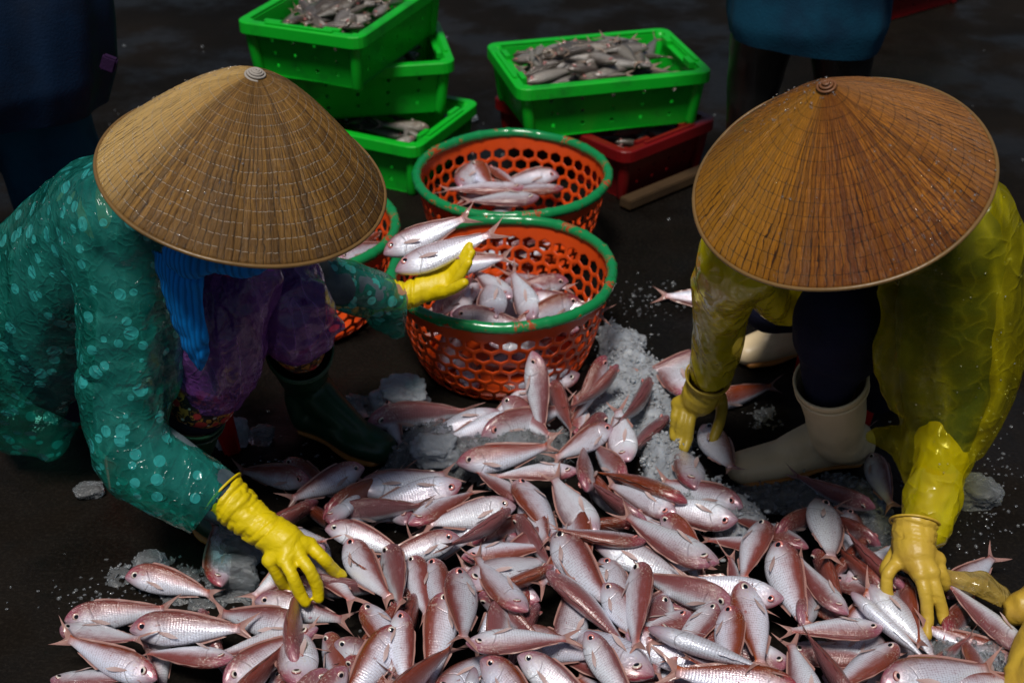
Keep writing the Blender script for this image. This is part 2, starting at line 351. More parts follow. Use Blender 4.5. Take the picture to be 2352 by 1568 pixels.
M = dict(drop=m_drop(),
    floor=m_floor(), fish=m_fish(), greyfish=m_fish('grey_fish_skin', True), eye=m_eye(), pect=m_fin('pectoral_fin_skin', (.50, .33, .31), (.62, .50, .50)),
    fin=m_fin('fish_fin', (.22, .10, .09), (.36, .18, .15)), greyfin=m_fin('grey_fish_fin', (.10, .08, .06), (.18, .14, .08)),
    green=m_plastic('green_crate_plastic', (.004, .40, .018), (.012, .10, .02), .34, .75), red=m_plastic('red_crate_plastic', (.15, .004, .005), (.04, .003, .003), .35),
    orange=m_plastic('orange_basket_plastic', (.60, .062, .006), (.16, .02, .008), .33, .45), redstool=m_plastic('red_stool_plastic', (.5, .008, .01)),
    ygl=m_rubber('yellow_glove_rubber', (.66, .50, .0), .46, .45, .7, (.36, .27, 0)), tangl=m_rubber('tan_glove_rubber', (.50, .33, .035), .42, .5, .6, (.32, .16, .02)),
    olgl=m_rubber('olive_glove_rubber', (.40, .28, .02), .44, .6, .6, (.22, .15, .01)),
    gboot=m_rubber('green_boot_rubber', (.007, .045, .018), .34, .4, .2), cboot=m_rubber('cream_boot_rubber', (.74, .58, .35), .40, .45, .2, (.36, .25, .12)),
    sole=m_rubber('orange_sole_rubber', (.42, .17, .03), .5, .4, .2), bboot=m_rubber('black_boot_rubber', (.006, .006, .006), .4, .3, .2),
    skin=m_rubber('skin', (.36, .19, .12), .55, .2, .15), hair=m_cloth('hair', (.012, .009, .008)), white=m_rubber('eye_white', (.7, .7, .7), .3, 0, 0),
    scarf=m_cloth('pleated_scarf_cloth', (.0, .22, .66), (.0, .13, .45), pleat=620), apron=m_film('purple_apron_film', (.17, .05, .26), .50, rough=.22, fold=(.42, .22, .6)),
    floral=m_floral(), navy=m_cloth('navy_trouser_cloth', (.006, .007, .024), (.004, .004, .014)), shirt=m_cloth('grey_blue_shirt_cloth', (.085, .12, .14), (.02, .035, .05)),
    dshirt=m_cloth('dark_green_shirt_cloth', (.012, .03, .022), (.008, .016, .02)),
    teal=m_film('spotted_teal_film', (.006, .17, .13), .36, dots=(.025, .30, .28), fold=(.03, .34, .28), dotscale=29),
    teals=m_film('thin_spotted_teal_film', (.006, .17, .12), .42, dots=(.05, .38, .34), fold=(.04, .42, .34), dotscale=29),
    ycoat=m_film('yellow_raincoat_film', (.74, .64, .001), .07, fold=(.90, .78, .03), rough=.22, wscale=13),
    ysleeve=m_film('yellow_sleeve_film', (.62, .52, .001), .55, fold=(.85, .72, .03), rough=.22, wscale=14),
    bluecoat=m_cloth('blue_coat_cloth', (.002, .045, .085), (.002, .024, .052)), navycoat=m_cloth('navy_poncho_cloth', (.001, .012, .038), (.001, .007, .022), rough=.7),
    purple=m_cloth('purple_cloth', (.025, .006, .04)), card=m_cloth('brown_board', (.05, .028, .012), (.03, .017, .008)),
    ice=m_ice('crushed_ice'), clear=m_ice('clear_ice', .88, (.80, .84, .88)), thread=m_cloth('grey_cord', (.46, .42, .37), (.3, .27, .24)),
    tanfilm=m_film('torn_tan_film', (.40, .28, .06), .55, fold=(.5, .38, .1)))
# ------------------------------------------------------------------ fish
PX = [0, .012, .035, .07, .12, .18, .25, .33, .42, .52, .62, .70, .76, .80, .83]
PT = [.004, .032, .064, .098, .127, .146, .152, .148, .135, .112, .084, .061, .046, .039, .043]
PB = [-.004, -.022, -.040, -.062, -.088, -.110, -.124, -.128, -.120, -.100, -.074, -.054, -.040, -.034, -.038]
PW = [.004, .020, .034, .046, .057, .066, .072, .074, .070, .060, .044, .029, .018, .012, .008]
def lerp(X, Y, x):
    for i in range(len(X) - 1):
        if x <= X[i + 1]:
            t = (x - X[i]) / (X[i + 1] - X[i]); t2 = t
            return Y[i] + (Y[i + 1] - Y[i]) * t2
    return Y[-1]
class FishKind:
    """meshes of one bend of the fish, 1 unit long, nose at 0, tail towards -X, dorsal +Z"""
    def __init__(s, by, bz, mats, deep=1.0, mouth=0, lod=0, seed=0):
        s.by, s.bz = by, bz; s.deep = deep; rnd = random.Random(seed)
        s.bd, s.ey, s.fn = mats; NX, NS = (34, 20) if not lod else (18, 12)
        bm = bmesh.new(); rings = []; data = {}
        xs = [.83 * (i / (NX - 1)) ** 1.25 for i in range(NX)]
        for x in xs:
            t, b, hw = lerp(PX, PT, x) * deep, lerp(PX, PB, x) * deep, lerp(PX, PW, x)
            row = []
            for k in range(NS):
                a = 2 * math.pi * k / NS; ca, sa = math.cos(a), math.sin(a)
                yy = hw * math.copysign(abs(ca) ** .9, ca); zz = (t if sa > 0 else -b) * math.copysign(abs(sa) ** 1.05, sa)
                g = abs(x - (.205 + .045 * math.cos(1.9 * (sa + .1))))
                if g < .012 and abs(ca) > .3: yy *= .95
                if .205 < x < .24 and abs(ca) > .4: yy *= .985
                v = bm.verts.new(s.bend(-x, yy, zz)); data[v] = (x, ca, sa); row.append(v)
            rings.append(row)
        for A, B in zip(rings, rings[1:]):
            for k in range(NS): bm.faces.new((A[k], A[(k + 1) % NS], B[(k + 1) % NS], B[k]))
        bm.faces.new(rings[0][::-1]); bm.faces.new(rings[-1])
        s.body = s.fin_mesh(bm, data, s.bd)
        s.eyes = []
        for sd in (1, -1):
            bm = bmesh.new(); bmesh.ops.create_uvsphere(bm, u_segments=14, v_segments=9, radius=1); dd = {}
            c = s.bend(-.108, sd * .0485, .034 * deep)
            for v in bm.verts:
                q = v.co.copy(); dd[v] = (q.x, q.y, q.z) if abs(q.y) > .3 or True else q
                n = Vector((q.x * .035, q.y * .016, q.z * .035)); n.rotate(Matrix.Rotation(sd * .32, 3, 'Z')); n.rotate(Matrix.Rotation(-sd * .1, 3, 'X')); v.co = c + n
            s.eyes.append(s.fin_mesh(bm, dd, s.ey))
        # tail fin: forked, folded a little
        fold = rnd.uniform(.75, 1.15); s.tail = s.fan(lambda u, v: (-.80 - u * (.06 + .135 * abs(v) ** 1.25), .012 * math.sin(u * 4 + v * 3) * u, (.036 + u * .085 * fold) * v), 7, 16)
        s.fins = []
        if not lod:
            s.fins.append(('dorsal_fin', s.fan(lambda u, v: (-(.24 + .5 * (v * .5 + .5)) - u * .03, .004 * math.sin(v * 9) * u, lerp(PX, PT, .24 + .5 * (v * .5 + .5)) * deep * .97 + u * .016 * (1 - .5 * (v * .5 + .5)) * (1 - max(0, v) ** 8)), 3, 22)))
            s.fins.append(('anal_fin', s.fan(lambda u, v: (-(.50 + .2 * (v * .5 + .5)) - u * .03, .003 * math.sin(v * 7) * u, lerp(PX, PB, .50 + .2 * (v * .5 + .5)) * deep * .97 - u * .018 * (1 - .6 * (v * .5 + .5))), 3, 10)))
            for sd in (1, -1):
                lift = rnd.uniform(.008, .03)
                s.fins.append(('pectoral_fin', s.fan(lambda u, v: (-(.235 + u * .15 - .012 * v), sd * (lerp(PX, PW, .235 + u * .15) * (1.02) + lift * u + .002), -.015 * deep - u * .035 + v * (.010 + .024 * u) * (1 - .75 * max(0, u - .6) / .4)), 6, 6)))
                if mats[2] is M['fin']: s.fins[-1][1].materials[0] = M['pect']
    def bend(s, x, y, z):
        t = -x; q = t * t * .9
        return Vector((x + .25 * (abs(s.by) + abs(s.bz)) * q * t * .5, y + s.by * q, z + s.bz * q))
    def fan(s, f, nu, nv):
        bm = bmesh.new(); data = {}; G = []
        for i in range(nu + 1):
            row = []
            for j in range(nv + 1):
                u, v = i / nu, 2 * j / nv - 1; v_ = bm.verts.new(s.bend(*f(u, v))); data[v_] = (u, 0, v); row.append(v_)
            G.append(row)
        for i in range(nu):
            for j in range(nv): bm.faces.new((G[i][j], G[i + 1][j], G[i + 1][j + 1], G[i][j + 1]))
        return s.fin_mesh(bm, data, s.fn)
    def fin_mesh(s, bm, data, mat):
        bm.verts.index_update(); L = [data[v] for v in bm.verts]; bmesh.ops.recalc_face_normals(bm, faces=bm.faces)
        me = to_me(bm); at = me.attributes.new('fco', 'FLOAT_VECTOR', 'POINT')
        for i, c in enumerate(L): at.data[i].vector = c
        for p in me.polygons: p.use_smooth = True
        me.materials.append(mat); return me
MF = (M['fish'], M['eye'], M['fin']); MG = (M['greyfish'], M['eye'], M['greyfin'])
KINDS = [FishKind(by, bz, MF, dp, seed=i) for i, (by, bz, dp) in enumerate(
    [(0.03, 0.02, 1), (.20, .03, 1), (-.20, -.03, 1.04), (0, .2, .94), (.05, -.2, 1), (.14, -.13, 1.07), (-.15, .14, .95), (.36, .05, 1), (-.34, .02, .94), (.08, .28, 1.05), (-.08, -.26, .95)])]
GKINDS = [FishKind(by, bz, MG, dp, lod=1, seed=30 + i) for i, (by, bz, dp) in enumerate([(0, 0, .8), (.16, .05, .85), (-.16, 0, .78), (.05, -.14, .82)])]
def make_fish(P, T, roll, tone=.4, kind=None, kinds=KINDS, length=None, anchor='nose', thick=1.0, full=True):
    """fish with its nose at P and its tail towards T; roll 0 back up, +90 back to the right of its heading"""
    d = (P - T); L = d.length; f = d.normalized(); L = length or min(max(L, .210), .256) * random.uniform(.94, 1.05); thick *= random.uniform(.90, 1.04)
    if anchor == 'tail': P = T + f * L
    up = (Vector((0, 0, 1)) + (CAM - P).normalized() * .7)
    n = (up - f * up.dot(f)).normalized(); sright = f.cross(n)
    z = (n * math.cos(R(roll)) + sright * math.sin(R(roll))).normalized(); y = z.cross(f)
    sc = L; mt = Matrix(((f.x * sc, y.x * sc * thick, z.x * sc * thick, P.x), (f.y * sc, y.y * sc * thick, z.y * sc * thick, P.y), (f.z * sc, y.z * sc * thick, z.z * sc * thick, P.z), (0, 0, 0, 1)))
    K = kinds[kind if kind is not None else random.randrange(len(kinds))]
    o = bpy.data.objects.new('fish', K.body); C.objects.link(o); o.matrix_world = mt; o.color = (tone, random.random(), 0, 1)
    parts = [('eye', K.eyes[0]), ('eye', K.eyes[1]), ('tail_fin', K.tail)] + (K.fins if full else K.fins[:0])
    for nm, me in parts:
        c = bpy.data.objects.new(nm, me); C.objects.link(c); c.parent = o; c.color = o.color
    return o

# ------------------------------------------------------------------ conical hat
def make_hat(parent, cx, cy, depth, rad, ang_img, elev, hgt, mat, bulge, npleat, knob, seed):
    """rim centre under pixel (cx, cy) at this depth; axis leans ang_img from the upright and elev towards the viewer"""
    c = CAM + ray(cx, cy) * depth
    back = -ray(cx, cy).normalized(); right = Vector((1, 0, 0)); right = (right - back * right.dot(back)).normalized(); upv = back.cross(right)
    ax = ((right * math.sin(ang_img) + upv * math.cos(ang_img)) * math.cos(elev) + back * math.sin(elev)).normalized()
    x = ax.cross(Vector((0, 1, 0))).normalized(); y = ax.cross(x)
    MW = Matrix(((x.x, y.x, ax.x, c.x), (x.y, y.y, ax.y, c.y), (x.z, y.z, ax.z, c.z), (0, 0, 0, 1)))
    rnd = random.Random(seed); NV, NU = 46, npleat * 6
    jit = [rnd.uniform(.5, 1.3) for _ in range(npleat)]
    bm = bmesh.new(); uvl = bm.loops.layers.uv.new('UVMap'); G = []
    for i in range(NV + 1):
        v = .015 + .985 * i / NV; row = []
        for j in range(NU):
            u = j / NU; a = 2 * math.pi * u; k = (j % 6) / 6
            amp = .00055 * jit[j // 6] * min(1, v * 2.5); pr = -math.exp(-((min(k, 1 - k)) / .12) ** 2) * amp * 1.4 + math.sin(k * math.pi) * amp * .5
            q = Vector((math.cos(a), math.sin(a), 0)); lump = noise.noise(q * 1.6 + Vector((seed, 0, v * 1.2))) * .005 * v + noise.noise(q * 9 + Vector((seed, 0, v * 4))) * .0014 * v
            r = rad * v * (1 + .010 * math.sin(2 * a + seed)); ringp = -.0008 * math.exp(-(((v * 16) % 1 - .5) / .09) ** 2)
            z = hgt * (1 - v) + bulge * math.sin(math.pi * v ** .8) + (pr + lump + ringp)
            row.append(bm.verts.new((r * math.cos(a), r * math.sin(a), z)))
        G.append(row)
    for i in range(NV):
        for j in range(NU):
            f = bm.faces.new((G[i][j], G[i + 1][j], G[i + 1][(j + 1) % NU], G[i][(j + 1) % NU]))
            for lp, (ii, jj) in zip(f.loops, ((i, j), (i + 1, j), (i + 1, j + 1), (i, j + 1))): lp[uvl].uv = (jj / NU, .015 + .985 * ii / NV)
    f = bm.faces.new(G[0][::-1])
    for lp in f.loops: lp[uvl].uv = (0, 0)
    bmesh.ops.recalc_face_normals(bm, faces=bm.faces)
    me = to_me(bm); me = applied(me, [('SOLIDIFY', dict(thickness=.0022, offset=-1))]); me.transform(MW)
    me.update(); wet = surf(me, seed, 420, 11, .05, .2, (lambda p: 1.0 if (p - c).x < .03 else .12) if knob else (lambda p: .9 if (p - c).x > -.05 and p.z < c.z + .09 else .15))
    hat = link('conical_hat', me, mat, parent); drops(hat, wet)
    bm = bmesh.new(); pts = [(Vector((rad * math.cos(a) * (1 + .010 * math.sin(2 * a + seed)), rad * math.sin(a) * (1 + .010 * math.sin(2 * a + seed)), .0 + noise.noise(Vector((math.cos(a) * 1.6 + seed, math.sin(a) * 1.6, 1.2))) * .005)), .0034) for a in [2 * math.pi * k / 96 for k in range(97)]]
    add_tube(bm, pts, seg=8, n=1, cap=False, closed_caps=False); me = to_me(bm); me.transform(MW)
    link('rim', me, M['hatrim'], hat)
    bm = bmesh.new()
    if knob:
        pts = [(Vector(((.002 + .0145 * t) * math.cos(t * 4.3 * 2 * math.pi), (.002 + .0145 * t) * math.sin(t * 4.3 * 2 * math.pi), hgt + bulge * .05 + .0035 - .0095 * t * t)), .0021) for t in [k / 90 for k in range(91)]]
        add_tube(bm, pts, seg=7, n=1)
    else:
        for k in range(3):
            pts = [(Vector((r_ * math.cos(a), r_ * math.sin(a), hgt - .0 - k * .003)), .0022) for r_ in [.004 + .0045 * k] for a in [2 * math.pi * q / 24 for q in range(25)]]
            add_tube(bm, pts, seg=7, n=1)
        bmesh.ops.create_cone(bm, segments=20, radius1=.015, radius2=.003, depth=.014, cap_ends=True, matrix=Matrix.Translation((0, 0, hgt - .006)))
    me = to_me(bm); me.transform(MW); link('coiled_tip', me, M['thread'] if knob else M['hattip'], hat)
    return hat, c, ax

# ------------------------------------------------------------------ perforated basket
def make_basket(cx, cy, zc, rtop, hgt, rot, label):
    t = empty('basket', (cx, cy, zc)); tag(t, label, 'basket', 'orange round fish baskets')
    prof = lambda h: rtop * (.66 + .30 * max(0, h) ** .55)
    n, rows = 38, 7; bm = bmesh.new(); dz = (hgt * .93) / rows
    def pt(a, h):
        r = prof(h / hgt) * (1 + .012 * math.sin(2 * a + rot)); aa = a + rot
        return Vector((cx + r * math.cos(aa), cy + r * math.sin(aa), zc + h))
    for r in range(-1, rows + 1):
        for k in range(n):
            da = 2 * math.pi / n; ac = (k + (.5 if r % 2 else 0)) * da; hc = .014 + (r + .5) * dz
            corners = []
            for q in range(6):       # pointy-top cell
                th = math.pi / 6 + q * math.pi / 3 + math.pi / 2 - math.pi / 6
                corners.append((ac + da / 2 / math.cos(math.pi / 6) * math.cos(math.pi / 2 + q * math.pi / 3), hc + dz * (2 / 3) * math.sin(math.pi / 2 + q * math.pi / 3)))
            outer = []
            for q in range(6):
                a0, a1 = corners[q], corners[(q + 1) % 6]; outer += [a0, ((a0[0] + a1[0]) / 2, (a0[1] + a1[1]) / 2)]
            outer = [(a, min(max(h, .0), hgt)) for a, h in outer]
            O = [bm.verts.new(pt(a, h)) for a, h in outer]
            solid = r < 0 or r >= rows or (r == rows - 1)
            if solid:
                cv = bm.verts.new(pt(ac, min(max(hc, 0), hgt)))
                for q in range(12): 
                    try: bm.faces.new((O[q], O[(q + 1) % 12], cv))
                    except ValueError: pass
            else:
                H = []
                for q in range(12):      # flat-top rounded hexagonal hole
                    th = math.pi / 2 + q * math.pi / 6; rr = .71 if q % 2 else .82
                    H.append(bm.verts.new(pt(ac + da / 2 * 1.02 * rr * math.cos(th) * (1.08), hc + dz * .56 * rr * math.sin(th))))
                for q in range(12): bm.faces.new((O[q], O[(q + 1) % 12], H[(q + 1) % 12], H[q]))
    bmesh.ops.remove_doubles(bm, verts=bm.verts, dist=.0006)
    bmesh.ops.dissolve_degenerate(bm, dist=.0003, edges=bm.edges)
    bmesh.ops.recalc_face_normals(bm, faces=bm.faces)
    me = applied(to_me(bm), [('SOLIDIFY', dict(thickness=.003, offset=0)), ('BEVEL', dict(width=.0008, segments=1, limit_method='ANGLE'))])
    link('wall', me, M['orange'], t)
    bm = bmesh.new(); r0 = prof(0) * .985
    for i in range(5):
        for k in range(64):
            a0, a1 = [2 * math.pi * (k + q) / 64 for q in (0, 1)]
            ra, rb = r0 * (i + .001) / 5, r0 * (i + 1) / 5
            bm.faces.new([bm.verts.new((cx + r_ * math.cos(a), cy + r_ * math.sin(a), zc + .006)) for r_, a in ((ra, a0), (rb, a0), (rb, a1), (ra, a1))])
    bmesh.ops.remove_doubles(bm, verts=bm.verts, dist=.0004)
    me = applied(to_me(bm), [('SOLIDIFY', dict(thickness=.004, offset=0))]); link('bottom', me, M['orange'], t)
    bm = bmesh.new(); pts = []; NR = 240
    for k in range(NR + 1):
        a = 2 * math.pi * k / NR; b = (k % 12) / 12; node = math.exp(-((min(b, 1 - b)) / .07) ** 2)
        r = (rtop * .965) * (1 + .012 * math.sin(2 * a + rot)) + noise.noise(Vector((math.cos(a), math.sin(a), rot)) * 2) * .004
        pts.append((Vector((cx + r * math.cos(a + rot), cy + r * math.sin(a + rot), zc + hgt + .004 + noise.noise(Vector((math.cos(a), math.sin(a), rot + 4)) * 2) * .005)), .0125 + .0022 * node, .0135 + .0018 * node))
    add_tube(bm, pts, seg=12, n=1, cap=False, closed_caps=False, ref=(0, 0, 1)); link('rim', to_me(bm), M['brim'], t)
    return t

# ------------------------------------------------------------------ stacking crate
def make_crate(cx, cy, zb, yaw, mat, label, group, Lx=.60, Ly=.41, H=.17, tilt=0):
    t = empty('crate', (cx, cy, zb)); tag(t, label, 'crate', group); t.rotation_euler = (0, tilt, yaw)
    def lk(nm, me, mt, parent=t):
        o = bpy.data.objects.new(nm, me); C.objects.link(o); me.materials.append(mt); o.parent = parent; return o
    hx, hy = Lx / 2 - .025, Ly / 2 - .025; tb = .90
    def wall(bm, A, B, cols, rowsz):
        """A, B top corners; lattice with missing square cells"""
        us = [0]; L_ = (B - A).length; hs = .011
        for c in cols: us += [c - hs / L_ / 2 * 1.0, c + hs / L_ / 2 * 1.0]
        us += [1]; vs = [0]
        for z in rowsz: vs += [z - hs / H / 2, z + hs / H / 2]
        vs += [1]; G = []
        for v in vs:
            k = tb + (1 - tb) * v
            G.append([bm.verts.new(((A.x + (B.x - A.x) * u) * k, (A.y + (B.y - A.y) * u) * k, v * (H - .004) + .002)) for u in us])
        for i in range(len(vs) - 1):
            for j in range(len(us) - 1):
                if i % 2 == 1 and j % 2 == 1: continue
                bm.faces.new((G[i][j], G[i][j + 1], G[i + 1][j + 1], G[i + 1][j]))
    bm = bmesh.new(); K = [Vector((-hx, -hy, 0)), Vector((hx, -hy, 0)), Vector((hx, hy, 0)), Vector((-hx, hy, 0))]
    for i in range(4): wall(bm, K[i], K[(i + 1) % 4], [.14, .32, .5, .68, .86] if i % 2 == 0 else [.2, .4, .6, .8], [.22, .46, .70])
    bm.faces.new([bm.verts.new((k.x * tb, k.y * tb, .002)) for k in K])
    bmesh.ops.remove_doubles(bm, verts=bm.verts, dist=.0005); bmesh.ops.recalc_face_normals(bm, faces=bm.faces)
    me = applied(to_me(bm), [('SOLIDIFY', dict(thickness=.005, offset=-1)), ('BEVEL', dict(width=.0012, segments=2, limit_method='ANGLE'))]); lk('body', me, mat)
    # rim: a turned-down flange lofted round the top
    bm = bmesh.new(); prof = [(-.004, .0), (-.004, .006), (.021, .006), (.0245, .003), (.0245, -.030), (.021, -.030), (.021, .0005), (-.0, .0005)]; rings = []
    def rr(off, z):
        out = []; rad = .014 + off
        for (sx, sy, a0) in ((1, 1, 0), (-1, 1, 90), (-1, -1, 180), (1, -1, 270)):
            for q in range(5):
                a = R(a0 + q * 22.5); out.append(Vector((sx * (hx - .012) + rad * math.cos(a), sy * (hy - .012) + rad * math.sin(a), H + z)))
        return out
    rings = [[bm.verts.new(p) for p in rr(*q)] for q in prof]
    for A, B in zip(rings, rings[1:] + rings[:1]):
        for k in range(20): bm.faces.new((A[k], A[(k + 1) % 20], B[(k + 1) % 20], B[k]))
    bmesh.ops.recalc_face_normals(bm, faces=bm.faces); me = applied(to_me(bm), [('BEVEL', dict(width=.0015, segments=2, limit_method='ANGLE'))]); lk('rim', me, mat)
    # raised hand-holds on the short ends, notched guides on the long sides
    def box(bm, x0, x1, y0, y1, z0, z1):
        vs = [bm.verts.new((x, y, z)) for z in (z0, z1) for x, y in ((x0, y0), (x1, y0), (x1, y1), (x0, y1))]
        for q in ((0, 3, 2, 1), (4, 5, 6, 7), (0, 1, 5, 4), (1, 2, 6, 5), (2, 3, 7, 6), (3, 0, 4, 7)): bm.faces.new([vs[i] for i in q])
    for sx in (-1, 1):
        bm = bmesh.new(); xa, xb = sorted((sx * (hx - .022), sx * (hx - .005)))
        box(bm, xa, xb, -.125, -.07, H - .012, H + .010); box(bm, xa, xb, .07, .125, H - .012, H + .010); box(bm, xa, xb, -.0698, .0698, H - .012, H - .004)
        xa, xb = sorted((sx * (hx + .002), sx * (hx + .016))); box(bm, xa, xb, -.11, .11, H + .0065, H + .0115)
        me = applied(to_me(bm), [('BEVEL', dict(width=.002, segments=2, limit_method='ANGLE'))]); lk('handle', me, mat)
    for sx in (-1, 1):
        for sy in (-1, 1):
            bm = bmesh.new(); a_, b_ = Vector((sx * (hx - .006), sy * (hy - .006), H - .012)), Vector((sx * (hx - .006) * .94, sy * (hy - .006) * .94, .012))
            add_tube(bm, [(a_, .020), (b_, .017)], seg=12, n=2); me = to_me(bm)
            for p_ in me.polygons: p_.use_smooth = True
            lk('corner_rib', me, mat)
    return t
def fill_crate(t, n, z, seed, label, group='small grey fish in the crates', low=0, hx=.24, hy=.145, mound=.0, Ls=(.14, .19)):
    rnd = random.Random(seed); mw = Matrix.Translation(t.location) @ t.rotation_euler.to_matrix().to_4x4(); k0 = len(bpy.data.objects)
    out = []
    for i in range(n + low):
        a = rnd.uniform(0, 6.28); L = rnd.uniform(*Ls)
        while True:
            x, y = rnd.uniform(-hx, hx), rnd.uniform(-hy, hy); dx, dy = math.cos(a) * L / 2, math.sin(a) * L / 2
            if abs(x) + abs(dx) < hx + .02 and abs(y) + abs(dy) < hy + .02: break
            a = rnd.uniform(-.5, .5) + (math.pi if rnd.random() < .5 else 0)
        zz = (z if i < n else z - rnd.uniform(.045, .10)) + mound * (1 - (x / hx) ** 2) * (1 - (y / hy) ** 2) + rnd.uniform(-.022, .014); tl = rnd.uniform(-.02, .02)
        P = mw @ Vector((x + dx, y + dy, zz + tl)); T = mw @ Vector((x - dx, y - dy, zz - tl))
        o = make_fish(P, T, rnd.choice((-80, 80, 60, -60, 20, -20, 95)), rnd.uniform(.0, .9), kinds=GKINDS, length=L, full=False); o.name = 'grey_fish'
        w_ = T.lerp(P, .5) - t.location; dist = 'near' if w_.y < -.05 else ('far' if w_.y > .05 else 'middle'); sd_ = 'left' if w_.x < -.07 else ('right' if w_.x > .07 else 'centre')
        lb = f"{'pale' if o.color[0] < .3 else ('mid' if o.color[0] < .6 else 'dark')} grey fish in {label}, {dist} {sd_}"
        tag(o, lb, 'grey fish', group)
        out.append(o)
    return out

# ------------------------------------------------------------------ ice
def ice_mesh(c, rx, ry, rz, seed, sub=4, rough=.35):
    bm = bmesh.new(); bmesh.ops.create_icosphere(bm, subdivisions=sub, radius=1); o = Vector((seed * 3.1, seed * 1.7, seed))
    for v in bm.verts:
        q = v.co.copy(); cell = noise.cell_vector(q * 2.2 + o); k = 1 + rough * noise.noise(q * 1.4 + o) + rough * .35 * noise.noise(q * 4.5 + o) + .06 * noise.noise(q * 12 + o)
        q = Vector((math.copysign(abs(q.x) ** .75, q.x), math.copysign(abs(q.y) ** .75, q.y), math.copysign(abs(q.z) ** .75, q.z))) * k
        v.co = Vector((q.x * rx, q.y * ry, max(q.z, -.75) * rz)) + Vector(c)
    return to_me(bm)
def ice_heap(poly, z0, amp, seed, label, step=.006, mat=None):
    """crushed ice: a bumpy heap over a patch of ground, thinning out to its edge"""
    pts = [atz(x, y, z0) for x, y in poly]; cx = sum(p.x for p in pts) / len(pts); cy = sum(p.y for p in pts) / len(pts)
    def inside(x, y):
        best = 1e9; ins = False
        for i in range(len(pts)):
            a, b = pts[i], pts[(i + 1) % len(pts)]
            if (a.y > y) != (b.y > y) and x < (b.x - a.x) * (y - a.y) / (b.y - a.y) + a.x: ins = not ins
            d = Vector((b.x - a.x, b.y - a.y)); t = max(0, min(1, ((x - a.x) * d.x + (y - a.y) * d.y) / d.length_squared))
            best = min(best, math.hypot(x - a.x - d.x * t, y - a.y - d.y * t))
        return best if ins else -best
    x0, x1 = min(p.x for p in pts) - .03, max(p.x for p in pts) + .03; y0, y1 = min(p.y for p in pts) - .03, max(p.y for p in pts) + .03
    bm = bmesh.new(); V = {}; nx, ny = int((x1 - x0) / step), int((y1 - y0) / step)
    for i in range(nx + 1):
        for j in range(ny + 1):
            x, y = x0 + i * step, y0 + j * step; d = inside(x, y) + .025 * noise.noise(Vector((x * 14, y * 14, seed))) + .012 * noise.noise(Vector((x * 50, y * 50, seed)))
            if d < -.004: continue
            k = min(1, max(0, d) / .05) ** .6; q = Vector((x, y, seed))
            cell = noise.cell(q * 75) * .5 + noise.cell(q * 130 + Vector((3, 3, 3))) * .3
            h = (z0 - .015) + (amp + .012) * k + (cell * .006 + noise.fractal(q * 22, 1, 2, 4) * .014) * (.3 + .7 * k)
            V[i, j] = bm.verts.new((x + noise.noise(q * 90) * .003, y + noise.noise(q * 90 + Vector((9, 9, 9))) * .003, h))
    for (i, j), v in list(V.items()):
        if (i + 1, j) in V and (i, j + 1) in V and (i + 1, j + 1) in V: bm.faces.new((v, V[i + 1, j], V[i + 1, j + 1], V[i, j + 1]))
    V0 = [v.co.copy() for v in bm.verts]; me = to_me(bm); me = applied(me, [('SOLIDIFY', dict(thickness=.012, offset=-1))])
    rnd = random.Random(seed); top = list(V0); bm = bmesh.new(); bm.from_mesh(me)
    for i in range(int(len(top) * .35)):
        p = rnd.choice(top); r = rnd.choice((.002, .003, .004, .0055)); k = rnd.random()
        if k < .5: p = p + Vector((rnd.gauss(0, .012), rnd.gauss(0, .012), 0))
        bmesh.ops.create_icosphere(bm, subdivisions=1, radius=r, matrix=Matrix.Translation(p + Vector((0, 0, r * .3))) @ Matrix.Rotation(rnd.uniform(0, 6), 4, Vector((rnd.random(), rnd.random(), rnd.random() + .1)).normalized()) @ Matrix.Diagonal((1.5, rnd.uniform(.5, 1.3), rnd.uniform(.3, .8), 1)))
    me2 = to_me(bm); bpy.data.meshes.remove(me); me = me2
    o = link('crushed_ice', me, mat or M['ice'], smooth=True); tag(o, label, 'crushed ice', kind='stuff'); return o

# ------------------------------------------------------------------ red plastic stool
def make_stool(x, y, yaw, label, h=.25):
    t = empty('stool', (x, y, 0)); tag(t, label, 'stool', 'low red plastic stools'); t.rotation_euler = (0, 0, yaw)
    def lk(nm, bm):
        me = to_me(bm); o = bpy.data.objects.new(nm, me); C.objects.link(o); me.materials.append(M['redstool']); o.parent = t
        for p in me.polygons: p.use_smooth = True
    def slab(bm, a, b, sa, sb):
        vs = []
        for c, s in ((a, sa), (b, sb)):
            vs.append([bm.verts.new((c[0] + i * s[0], c[1] + j * s[1], c[2])) for i, j in ((-1, -1), (1, -1), (1, 1), (-1, 1))])
        for k in range(4): bm.faces.new((vs[0][k], vs[0][(k + 1) % 4], vs[1][(k + 1) % 4], vs[1][k]))
        bm.faces.new(vs[0][::-1]); bm.faces.new(vs[1]); return bm
    for sx in (-1, 1):
        for sy in (-1, 1):
            bm = slab(bmesh.new(), (sx * .13, sy * .13, 0), (sx * .105, sy * .105, h - .02), (.018, .018), (.030, .030)); me = None
            bmesh.ops.bevel(bm, geom=list(bm.edges), offset=.005, segments=2, affect='EDGES'); lk('leg', bm)
    bm = slab(bmesh.new(), (0, 0, h - .019), (0, 0, h), (.15, .15), (.14, .14)); bmesh.ops.bevel(bm, geom=list(bm.edges), offset=.007, segments=3, affect='EDGES'); lk('seat', bm)
    bm = bmesh.new()
    for sx, sy in ((1, 0), (-1, 0), (0, 1), (0, -1)):
        slab(bm, (sx * .128, sy * .128, h - .065), (sx * .124, sy * .124, h - .0195), (.006 if sx else .095, .006 if sy else .095), (.006 if sx else .09, .006 if sy else .09))
    lk('apron_band', bm); return t
